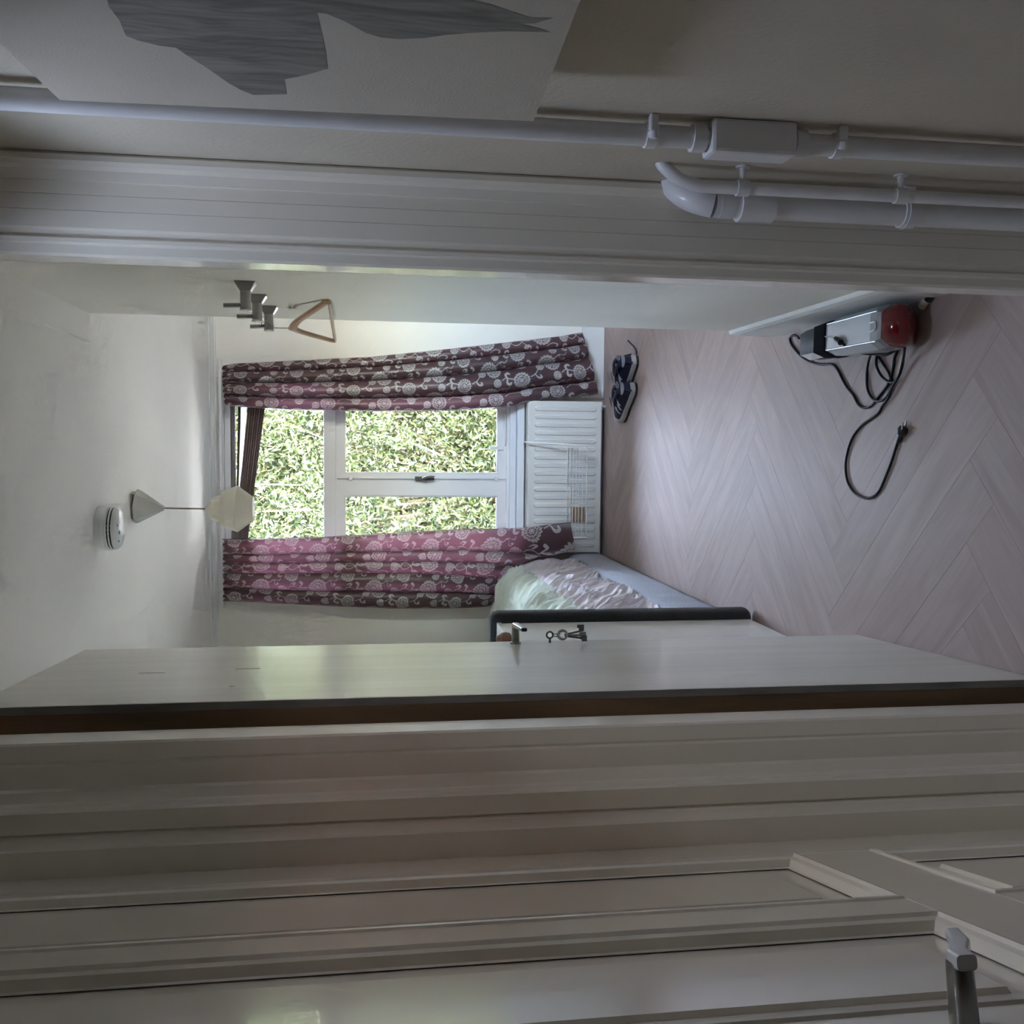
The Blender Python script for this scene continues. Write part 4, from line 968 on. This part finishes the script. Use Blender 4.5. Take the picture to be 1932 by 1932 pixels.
# ------------------------------------------------------------------ pendant lamp, smoke alarm
lp = onZ(252, 955, H); lx, ly = float(lp[0]), float(lp[1])
pen = empty('pendant_lamp', (lx, ly, H), 'stepped opal glass pendant lamp on a thin rod', 'lamp')
k_ = .00229
can = MB().lathe([(.010, -.118), (.012, -.112), (.066, -.022), (.070, -.012), (.069, -.006)], (0, 0, 0), 8, smooth=False)
ra = math.radians(4); can.v = [(lx + p[0] * math.cos(ra) + p[2] * math.sin(ra), ly + p[1], H + p[2] * math.cos(ra) - p[0] * math.sin(ra) - .004) for p in can.v]
obj('ceiling_rose', can, mat('rose_enamel', (0.62, 0.605, 0.55), .5), pen)
obj('connector', MB().box((lx + .05, ly - .035, H - .02), (lx + .062, ly - .022, H - .002), .002), mat('connector', (0.8, 0.8, 0.6), .4), pen)
obj('hook', MB().tube([(lx, ly, H), (lx, ly, H - .1)], .004, 8), BRASS, pen)
obj('rod', MB().tube([(lx - .008, ly, H - .11), (lx - .011, ly, 2.19)], .0035, 8), mat('lamp_rod', (0.35, 0.32, 0.27), .5, .4), pen)
zt = 2.197
pf = [(r_ * .00229, -x_ * .00214) for x_, r_ in ((0, 2), (4, 6), (8, 12.5), (10, 14), (10.6, 18.5), (13, 20.5), (22, 23.5), (30, 25.5), (30.8, 30), (40, 35), (60, 42), (62, 42), (89, 23), (91, 22))]
pf2 = [(r_ - .004, z_) for r_, z_ in pf[::-1] if r_ > .012]
obj('glass_shade', MB().lathe(pf, (lx - .011, ly, zt), 48, caps=False, smooth=False), OPAL, pen)
obj('shade_bottom', MB().lathe([(.0504, -.1947), (.048, -.196), (.02, -.1965)], (lx - .011, ly, zt), 48), OPAL, pen)
sp_ = onZ(186, 997, H); sx_, sy_ = float(sp_[0]), float(sp_[1])
sd = empty('smoke_alarm', (sx_, sy_, H), 'round white smoke alarm on the ceiling beside the pendant lamp', 'smoke alarm')
R0 = .079
obj('base', MB().lathe([(R0, 0), (R0, -.022), (R0 * .985, -.026), (R0 * .93, -.028), (R0 * .93, -.034)], (sx_, sy_, H), 48), WHITEPL, sd)
obj('body', MB().lathe([(R0 * .93, -.034), (R0 * .99, -.036), (R0 * .99, -.041), (R0 * .90, -.042), (R0 * .90, -.046), (R0 * .985, -.047), (R0 * .98, -.051), (R0 * .89, -.052), (R0 * .89, -.056), (R0 * .96, -.057), (R0 * .93, -.066), (R0 * .80, -.075), (R0 * .4, -.079), (.004, -.080)], (sx_, sy_, H), 48), WHITEPL, sd)
vt = MB()
for zz_ in (-.044, -.054):
    for k in range(30):
        a = 2 * math.pi * k / 30; e = np.array([math.cos(a), math.sin(a), 0]); tt = np.array([-math.sin(a), math.cos(a), 0])
        vt.obox(np.array([sx_, sy_, H + zz_]) + e * R0 * .905, e, tt, upz, .004, .0135, .0036)
obj('vent_slots', vt, BLACKPL, sd)
for a_, r_ in ((-1.9, .45), (-1.3, .70), (-2.4, .72)):
    obj('test_button' if r_ < .5 else 'indicator', MB().lathe([(.008 if r_ < .5 else .004, 0), (.007 if r_ < .5 else .0035, -.003)], (sx_ + R0 * r_ * math.cos(a_), sy_ + R0 * r_ * math.sin(a_), H - .0765 + (.0 if r_ < .5 else .001)), 16), SHOEG, sd)

# ------------------------------------------------------------------ coat hooks and hanger
hook0 = empty('coat_hook', (0, 0, 0), 'x', 'hook', 'nickel coat hooks on the wall')
obj('flange', MB().loft([[(0, a, b) for a, b in rrect(.056, .056, .002, 2)], [(-.003, a, b) for a, b in rrect(.055, .055, .002, 2)], [(-.024, a, b) for a, b in rrect(.029, .029, .002, 2)]], smooth=False), CHROME, hook0)
obj('post', MB().tube([(-.022, 0, 0), (-.072, 0, 0)], .0145, 14), CHROME, hook0)
obj('end_cap', MB().lathe([(.0145, 0), (.0165, -.002), (.0165, -.005), (.004, -.006)], (-.072, 0, 0), 16, 'x'), mat('cap_steel', (0.7, 0.7, 0.66), .2, .9), hook0)
pn_ = obj('peg', MB().tube([(-.062, 0, 0.004), (-.064, 0, .058)], .0068, 10), CHROME, hook0)
obj('set_screw', MB().tube([(-.062, -.014, .012), (-.066, -.022, .026)], .003, 8), DCHROME, hook0)
hy = [2.81, 3.05, 3.30]
labels = ['nickel coat hook nearest the doorway, empty', 'nickel coat hook between two others, empty', 'nickel coat hook that holds the wooden hanger']
hpx = [(457, 532), (479, 556), (501, 579)]
for i, y_ in enumerate(hy):
    h_ = hook0 if i == 0 else copy_tree(hook0)
    q = onY(hpx[i][0] + 6, hpx[i][1], y_)
    h_.location = (XR, y_, float(q[2])); h_['label'] = labels[i]
hz3 = float(onY(507, 579, 3.30)[2])
hg = empty('clothes_hanger', (XR - .066, 3.30, hz3 - .12), 'pale wooden clothes hanger on the furthest coat hook', 'hanger')
A_ = onY(612, 566, 3.09); B_ = onY(625, 643, 3.50); A_[0] = min(A_[0], XR - .008)
nt = onY(544, 602, 3.30); ctr = np.array([XR - .066, 3.30, float(nt[2])])
obj('hook_wire', MB().tube(smooth_path([ctr + [0, 0, -.01], ctr + [0, 0, .07], np.array([XR - .062, 3.285, hz3 - .016]), np.array([XR - .05, 3.27, hz3 + .004]), np.array([XR - .052, 3.285, hz3 + .020]), np.array([XR - .06, 3.315, hz3 + .021]), np.array([XR - .064, 3.332, hz3 + .006])], 5), .0017, 8), CHROME, hg)
def arm(E):
    E = np.array(E, float); c = ctr; pts = [c + [0, 0, -.004], c * .8 + E * .2 + [0, 0, .010 - .004], c * .5 + E * .5 + [0, 0, .006], E]
    P_ = smooth_path(pts, 6); ax = (E - c) * [1, 1, 0]; ax /= np.linalg.norm(ax); sd_ = np.cross(ax, upz)
    hts_ = np.interp(np.linspace(0, 1, len(P_)), [0, .15, .5, 1], [.028, .026, .020, .020])
    return MB().loft([[p + sd_ * a + upz * (b - h_ / 2 + .004) for a, b in rrect(.013, h_, .004, 3)] for p, h_ in zip(P_, hts_)])
obj('arm', arm(A_), HANGW, hg); obj('arm', arm(B_), HANGW, hg)
obj('bar', MB().tube([A_ + [0, 0, -.014] + (B_ - A_) * .02, B_ + [0, 0, -.014] - (B_ - A_) * .02], .0055, 10), mat('bar_wood', (0.55, 0.42, 0.34), .4), hg)

# ------------------------------------------------------------------ vacuum cleaner lying on its side
vx = 0.337
def vshear(mb):
    mb.v = [(p[0], p[1] + max(0, .085 - p[2]) * 1.15 * min(1, max(0, (2.78 - p[1]) / .12)), p[2]) for p in mb.v]; return mb
vac = empty('vacuum_cleaner', (vx, 2.9, 0), 'silver and red handheld vacuum cleaner lying by the baseboard', 'vacuum cleaner')
def vring(y, wt, wm, wb, ht, hm, hb_, dx=0.0, z0=0.0):
    return [(vx + dx + a, y, z0 + b) for a, b in ((-wb, hb_), (wb, hb_), (wm, hm * .45 + hb_ * .5), (wm, hm), (wt, ht), (-wt, ht), (-wm, hm), (-wm, hm * .45 + hb_ * .5))]
body = MB().loft([vring(2.64, .041, .060, .044, .140, .112, .006), vring(2.66, .041, .061, .045, .141, .112, .004), vring(2.88, .0395, .058, .042, .141, .112, .004), vring(2.93, .038, .054, .036, .139, .106, .012)], smooth=False)
obj('body', vshear(body), SILVER, vac)
for sg in (-1, 1): obj('edge_line', MB().tube([(vx + sg * .0415, 2.615, .1415), (vx + sg * .0395, 2.91, .1425)], .0028, 6), mat('edge_trim', (0.62, 0.65, 0.70), .25, .3), vac)
STRAP = mat('strap_rubber', (0.007, 0.007, 0.008), 0.9, var=0.2, spec=0.08)
obj('collar', vshear(MB().loft([vring(2.592, .036, .058, .045, .1395, .111, .004), vring(2.61, .040, .0605, .045, .1415, .1135, .004), vring(2.648, .0415, .061, .045, .1418, .114, .004)], smooth=False)), SILVER2, vac)
obj('latch', MB().tube([(vx - .012, 2.648, .143), (vx - .012, 2.624, .1435), (vx - .006, 2.614, .1435), (vx + .010, 2.614, .1435), (vx + .013, 2.622, .1435), (vx + .013, 2.648, .143)], .0028, 6), SILVER, vac)
obj('dust_cup', vshear(MB().loft([vring(2.541, .012, .020, .014, .085, .068, .035), vring(2.544, .024, .042, .031, .112, .090, .018), vring(2.551, .030, .051, .039, .126, .101, .009), vring(2.566, .035, .056, .043, .135, .107, .005), vring(2.598, .037, .0585, .045, .139, .110, .004)])), REDPL, vac)
obj('cup_notch', MB().lathe([(.004, 0), (.003, .002)], (vx + .036, 2.585, .1385), 10), mat('red_light', (.5, .02, .05), .2), vac)
obj('strap', MB().loft([vring(2.925, .040, .055, .036, .1445, .108, .02), vring(2.94, .0405, .056, .038, .146, .110, .02), vring(2.995, .040, .055, .038, .146, .108, .02)], smooth=False), STRAP, vac)
hd_ = MB().loft([vring(2.98, .038, .050, .036, .142, .104, .02), vring(3.07, .037, .050, .036, .136, .098, .015), vring(3.15, .034, .047, .034, .120, .086, .012), vring(3.195, .024, .036, .026, .098, .070, .014)])
obj('nozzle', hd_, GREYPL, vac)
obj('chrome_window', MB().add([(vx - .0395, 3.0, .1445), (vx - .0525, 3.0, .106), (vx - .0515, 3.13, .092), (vx - .0365, 3.13, .1275)], [(0, 3, 2, 1)]), mat('chrome_white', (0.75, 0.76, 0.74), .2, .3), vac)
# cord lying on the floor
def cz(pts, z=.006, lift=None):
    out = []
    for i, (a, b) in enumerate(pts):
        zz_ = z if lift is None else lift[min(i, len(lift) - 1)]
        out.append(onZ(1380 + a / 4.39, 520 + b / 4.39, zz_))
    return smooth_path(out, 5)
RC = .0042
c1 = [(560, 520), (535, 500), (505, 495), (484, 520), (500, 575), (560, 650), (640, 710), (740, 737), (830, 735), (880, 780), (920, 860), (960, 930), (1010, 990), (1050, 1065), (1100, 1095), (1160, 1075), (1230, 990), (1310, 880), (1340, 760), (1350, 680), (1375, 610)]
c2 = [(1440, 560), (1430, 640), (1415, 730), (1390, 820), (1345, 900), (1320, 950), (1300, 1010), (1250, 1080), (1220, 1135), (1150, 1190), (1080, 1240), (1010, 1330), (965, 1450), (945, 1580), (960, 1700), (1010, 1790), (1080, 1835), (1150, 1840), (1220, 1790), (1280, 1660), (1330, 1530), (1375, 1385)]
c3 = [(1436, 570), (1428, 660), (1410, 770), (1370, 860), (1320, 885), (1250, 840), (1205, 760), (1200, 690), (1215, 630)]
c4 = [(1165, 630), (1140, 690), (1122, 800), (1125, 930), (1160, 1010), (1210, 1040), (1270, 1020), (1310, 960), (1330, 890), (1310, 820), (1260, 740), (1200, 650)]
c5 = [(880, 535), (930, 570), (1000, 610), (1080, 640), (1180, 650), (1280, 655), (1350, 620), (1390, 580)]
for cpts, z_, lf in ((c1, .0045, None), (c2, .0047, [.06, .04, .02, .015, .014, .012, .01, .0055]), (c3, .0055, [.05, .03, .013]), (c4, .0048, [.06, .03, .006]), (c5, .15, [.155, .145, .12, .085, .06, .05, .04, .04])):
    obj('cord', MB().tube(cz(cpts, z_, lf), RC, 8), CORDM, vac)
cq0, cq1 = onZ(1380 + 862 / 4.39, 520 + 520 / 4.39, .152), onZ(1380 + 905 / 4.39, 520 + 555 / 4.39, .15)
obj('connector', MB().tube([cq0, cq0 * .5 + cq1 * .5, cq1], [.007, .010, .009], 10), BLACKPL, vac)
cq2 = onZ(1380 + 775 / 4.39, 520 + 505 / 4.39, .147)
obj('tie_string', MB().tube([cq2, cq0], .0016, 6), WHITEPL, vac)
ph = onZ(1380 + 1382 / 4.39, 520 + 1375 / 4.39, .008); pt = onZ(1380 + 1425 / 4.39, 520 + 1265 / 4.39, .012); pe = onZ(1380 + 1438 / 4.39, 520 + 1205 / 4.39, .016)
plg = obj('mains_plug', MB().tube([ph, ph * .7 + pt * .3, ph * .55 + pt * .45, ph * .4 + pt * .6, pt * .9 + ph * .1, pt], [.007, .0075, .006, .012, .016, .013], 12), BLACKPL, vac)
dv = (pe - pt) / np.linalg.norm(pe - pt); sv = np.cross(dv, upz)
for q in (-1, 1): obj('pin', MB().tube([pt + sv * q * .009 * .6 + upz * q * .008, pt + dv * .022 + sv * q * .009 * .6 + upz * q * .008], .0022, 8), CHROME, plg)
# little capped tube on the floor near the doorway
t0_, t1_ = onZ(1739, 578, .011), onZ(1755, 559, .011)
tb = empty('capped_tube', tuple((t0_ + t1_) / 2 * [1, 1, 0]), 'short cream tube with a black end on the floor by the doorway', 'tube')
obj('barrel', MB().tube([t0_, t0_ * .3 + t1_ * .7], .011, 14), mat('cream_plastic', (0.62, 0.55, 0.45), .4), tb)
obj('black_cap', MB().tube([t0_ * .3 + t1_ * .7, t1_], .0112, 14), BLACKPL, tb)
obj('wire', MB().tube(smooth_path([t1_, onZ(1745, 556, .01), onZ(1715, 562, .01), onZ(1690, 570, .03)], 4), .0016, 6), CORDM, tb)

# ------------------------------------------------------------------ hall pipes
def vpipe_y(xp, yp, X): return float(onX(xp, yp, X)[1])
ypx = 1.515
tp = empty('wall_pipe', (0.475, ypx, 0), 'slim white pipe with junction box running behind the drawing', 'pipe')
PX = 0.474
def zx(xp, yp=260): return float(onX(xp, yp, PX)[2])
obj('pipe', MB().tube([(PX, ypx, 0), (PX, ypx, H)], .0165, 16), PIPEP, tp)
for xa_, xb_, r_ in ((1304, 1330, .0215), (1512, 1535, .0215)): obj('coupling', MB().tube([(PX, ypx, zx(xa_)), (PX, ypx, zx(xb_))], r_, 16), PIPEP, tp)
obj('junction_box', MB().box((PX - .026, ypx - .026, zx(1508)), (HX1, ypx + .026, zx(1336)), .006), PIPEP, tp)
for x_ in (1222, 1604):
    cp_ = obj('clamp', MB().tube([(PX, ypx, zx(x_) - .008), (PX, ypx, zx(x_) + .008)], .0195, 16), PIPEP, tp)
    obj('clamp_foot', MB().box((PX, ypx - .026, zx(x_) - .007), (HX1, ypx - .010, zx(x_) + .007), .003), PIPEP, cp_)
    obj('screw', MB().lathe([(.0085, 0), (.008, -.008), (.004, -.010)], (PX - .001, ypx - .022, zx(x_)), 10, 'x'), PIPEP, cp_)
# thick drain pipe with elbow
tq = empty('drain_pipe', (0.452, 1.82, 0), 'thick white drain pipe with elbow in front of the architrave', 'pipe')
TX, TY = 0.450, 1.815
def zt_(xp): return float(onY(xp, 400, TY)[2])
ze = zt_(1345)
el = [(TX + .05, TY + .055, ze + .062), (TX + .034, TY + .038, ze + .056), (TX + .018, TY + .02, ze + .044), (TX + .006, TY + .006, ze + .024), (TX, TY, ze)]
obj('pipe', MB().tube([(TX, TY, 0), (TX, TY, ze)], .0245, 20), PIPEP, tq)
obj('elbow', MB().tube(smooth_path(el, 4), .0255, 20), PIPEP, tq)
for xa_, xb_, r_ in ((1355, 1380, .0255), (1392, 1455, .031)): obj('coupling', MB().tube([(TX, TY, zt_(xb_)), (TX, TY, zt_(xa_))], r_, 20), PIPEP, tq)
ck = obj('clamp', MB().tube([(TX, TY, zt_(1722)), (TX, TY, zt_(1698))], .0285, 20).tube([(TX, TY, zt_(1708)), (TX, TY, zt_(1704))], .030, 20), PIPEP, tq)
obj('clamp_foot', MB().box((TX + .02, TY - .012, zt_(1722)), (HX1, TY + .012, zt_(1698)), .004), PIPEP, ck)
# thin pipe
sq = empty('thin_pipe', (0.462, 1.73, 0), 'thin white pipe with bent top beside the thick drain pipe', 'pipe')
SX, SY = 0.462, 1.742
def zs(xp): return float(onX(xp, 350, SX)[2])
zb_ = zs(1300)
obj('pipe', MB().tube(smooth_path([(HX1 + .004, SY + .01, zb_ + .050), (HX1 - .008, SY + .006, zb_ + .042), (SX + .010, SY + .002, zb_ + .016), (SX, SY, zb_ - .02)], 5) + [(SX, SY, 0)], .0115, 14), PIPEP, sq)
for x_ in (1408, 1742):
    ck = obj('clamp', MB().tube([(SX, SY, zs(x_) - .011), (SX, SY, zs(x_) + .011)], .0142, 14), PIPEP, sq)
    obj('clamp_foot', MB().tube([(SX + .01, SY, zs(x_)), (HX1, SY, zs(x_))], .006, 8), PIPEP, ck)
    obj('foot_plate', MB().lathe([(.013, 0), (.013, -.003)], (HX1, SY, zs(x_)), 12, 'x'), PIPEP, ck)

# ------------------------------------------------------------------ pencil drawing on canvas, leaning on the pipe
XC = 0.440
q1, q2, q3, q4 = onX(113, 189, XC), onX(1006, 229, XC), onX(1095, 0, XC), onX(0, 81, XC)
e_dn = q3 - q2; e_dn /= np.linalg.norm(e_dn); e_tp = q4 - q1; e_tp /= np.linalg.norm(e_tp)
WC = 0.95
cor = [q2, q1, q1 + e_tp * WC, q2 + e_dn * WC]
pic = empty('canvas_drawing', tuple(q2), 'unframed canvas with a grey pencil drawing on the hall wall', 'picture')
cm = MB(); fr_ = [tuple(c) for c in cor]; bk_ = [tuple(c + np.array([.016, 0, 0])) for c in cor]
cm.add(fr_ + bk_, [(0, 1, 2, 3), (7, 6, 5, 4), (0, 4, 5, 1), (1, 5, 6, 2), (2, 6, 7, 3), (3, 7, 4, 0)])
obj('canvas', cm, PAPER, pic)
def draw(pts, off, nm='drawing'):
    V = [onX(a, b, XC - off) for a, b in pts]
    m_ = MB(); m_.add(V, [tuple(range(len(V)))]); return obj(nm, m_, PENCIL, pic)
shape1 = [(190, -60), (205, 12), (225, 38), (232, 55), (238, 68), (262, 77), (300, 86), (332, 90), (352, 104), (390, 128), (430, 156), (455, 170), (478, 179), (541, 178), (536, 150), (575, 142), (618, 130), (614, 96), (606, 60), (598, 24), (600, -60), (602, -120), (560, -190), (470, -235), (360, -240), (260, -205), (200, -130)]
shape2 = [(600, -60), (598, 24), (616, 26), (650, 40), (690, 62), (720, 71), (755, 74), (800, 72), (840, 66), (890, 62), (960, 59), (1000, 60), (1038, 61), (1015, 53), (980, 45), (1010, 44), (1044, 34), (1030, 34), (1000, 33), (960, 20), (925, 8), (880, -2), (840, -60), (780, -105), (690, -128), (602, -120)]
for sh_ in (shape1, shape2): draw(sh_, .0003)

# ------------------------------------------------------------------ garden
tag(obj('garden_ground', MB().box((-16, -14, -.4), (16, 26, -.25)), LAWN), 'pale gravel ground outside the window', 'ground', kind='structure')
def make_bush(name, label, cx, cy, rx, ry_, z0, z1, nleaf, seed, ntwig=40):
    r = np.random.RandomState(seed)
    root = empty(name, (cx, cy, -.25), label, 'bush', 'bushes outside the window')
    tw = MB(); base = np.array([cx, cy, -.25]); tips = []
    for k in range(ntwig):
        a = r.uniform(0, 2 * math.pi); rr = math.sqrt(r.uniform(0.05, 1)); h_ = r.uniform(.25, 1)
        tip = np.array([cx + rx * rr * math.cos(a), cy + ry_ * rr * math.sin(a), z0 + (z1 - z0) * h_])
        mid = base * .45 + tip * .55 + r.normal(0, .12, 3); mid[2] = base[2] * .4 + tip[2] * .6
        P_ = smooth_path([base + r.normal(0, .05, 3) * [1, 1, 0], mid, tip], 5); tips.append(P_)
        tw.tube(P_, np.linspace(.022, .004, len(P_)), 5, caps=False)
    obj('branches', tw, BARK, root)
    # leaves in sprays
    ns = nleaf // 14
    c = np.zeros((ns, 3))
    th_ = r.uniform(0, 2 * math.pi, ns); rr = r.uniform(0, 1, ns) ** .4; zz_ = r.uniform(0, 1, ns)
    sh_ = 0.55 + 0.45 * np.sin(np.pi * np.clip(zz_ * .9 + .12, 0, 1))
    c[:, 0] = cx + rx * rr * np.cos(th_) * sh_; c[:, 1] = cy + ry_ * rr * np.sin(th_) * sh_; c[:, 2] = z0 + (z1 - z0) * zz_
    c = np.repeat(c, 14, 0) + r.normal(0, .075, (ns * 14, 3)); N = len(c)
    d = r.normal(0, 1, (N, 3)); d[:, 2] -= .35; d /= np.linalg.norm(d, axis=1)[:, None]
    w = np.cross(d, r.normal(0, 1, (N, 3))); w /= np.linalg.norm(w, axis=1)[:, None] + 1e-9
    nn = np.cross(d, w)
    L = r.uniform(.055, .105, N)[:, None]; Wd = L * r.uniform(.12, .2, N)[:, None]
    v0 = c; v1 = c + d * L * .45 + w * Wd + nn * L * .06; v2 = c + d * L - nn * L * .12; v3 = c + d * L * .45 - w * Wd + nn * L * .06
    V = np.stack([v0, v1, v2, v3], 1).reshape(-1, 3)
    me = bpy.data.meshes.new('foliage')
    off = np.array([cx, cy, -.25]); V = V - off
    me.vertices.add(len(V)); me.vertices.foreach_set('co', V.ravel().astype(np.float32))
    idx = np.arange(N * 4).reshape(N, 4); tri = np.concatenate([idx[:, [0, 1, 2]], idx[:, [0, 2, 3]]], 1).reshape(-1, 3)
    me.loops.add(tri.size); me.loops.foreach_set('vertex_index', tri.ravel().astype(np.int32))
    me.polygons.add(len(tri)); me.polygons.foreach_set('loop_start', np.arange(0, tri.size, 3).astype(np.int32)); me.polygons.foreach_set('loop_total', np.full(len(tri), 3, np.int32))
    me.update(calc_edges=True); me.materials.append(LEAF)
    o = bpy.data.objects.new('foliage', me); col.objects.link(o); o.parent = root; o['kind'] = 'stuff'
    return root
make_bush('leafy_bush', 'broad bright leafy bush that fills the window view', -0.6, 12.0, 2.15, .8, -.2, 3.85, 90000, 3, 70)
make_bush('leafy_bush', 'leafy bush outdoors beyond the left curtain', -4.7, 12.2, 1.6, .8, -.2, 3.5, 36000, 5)
make_bush('leafy_bush', 'leafy bush outdoors beyond the right curtain', 3.5, 12.2, 1.6, .8, -.2, 3.4, 36000, 6)
make_bush('tall_shrub', 'taller shrub at the back of the garden', 0.0, 14.4, 4.8, .9, -.2, 4.4, 76000, 8, 60)
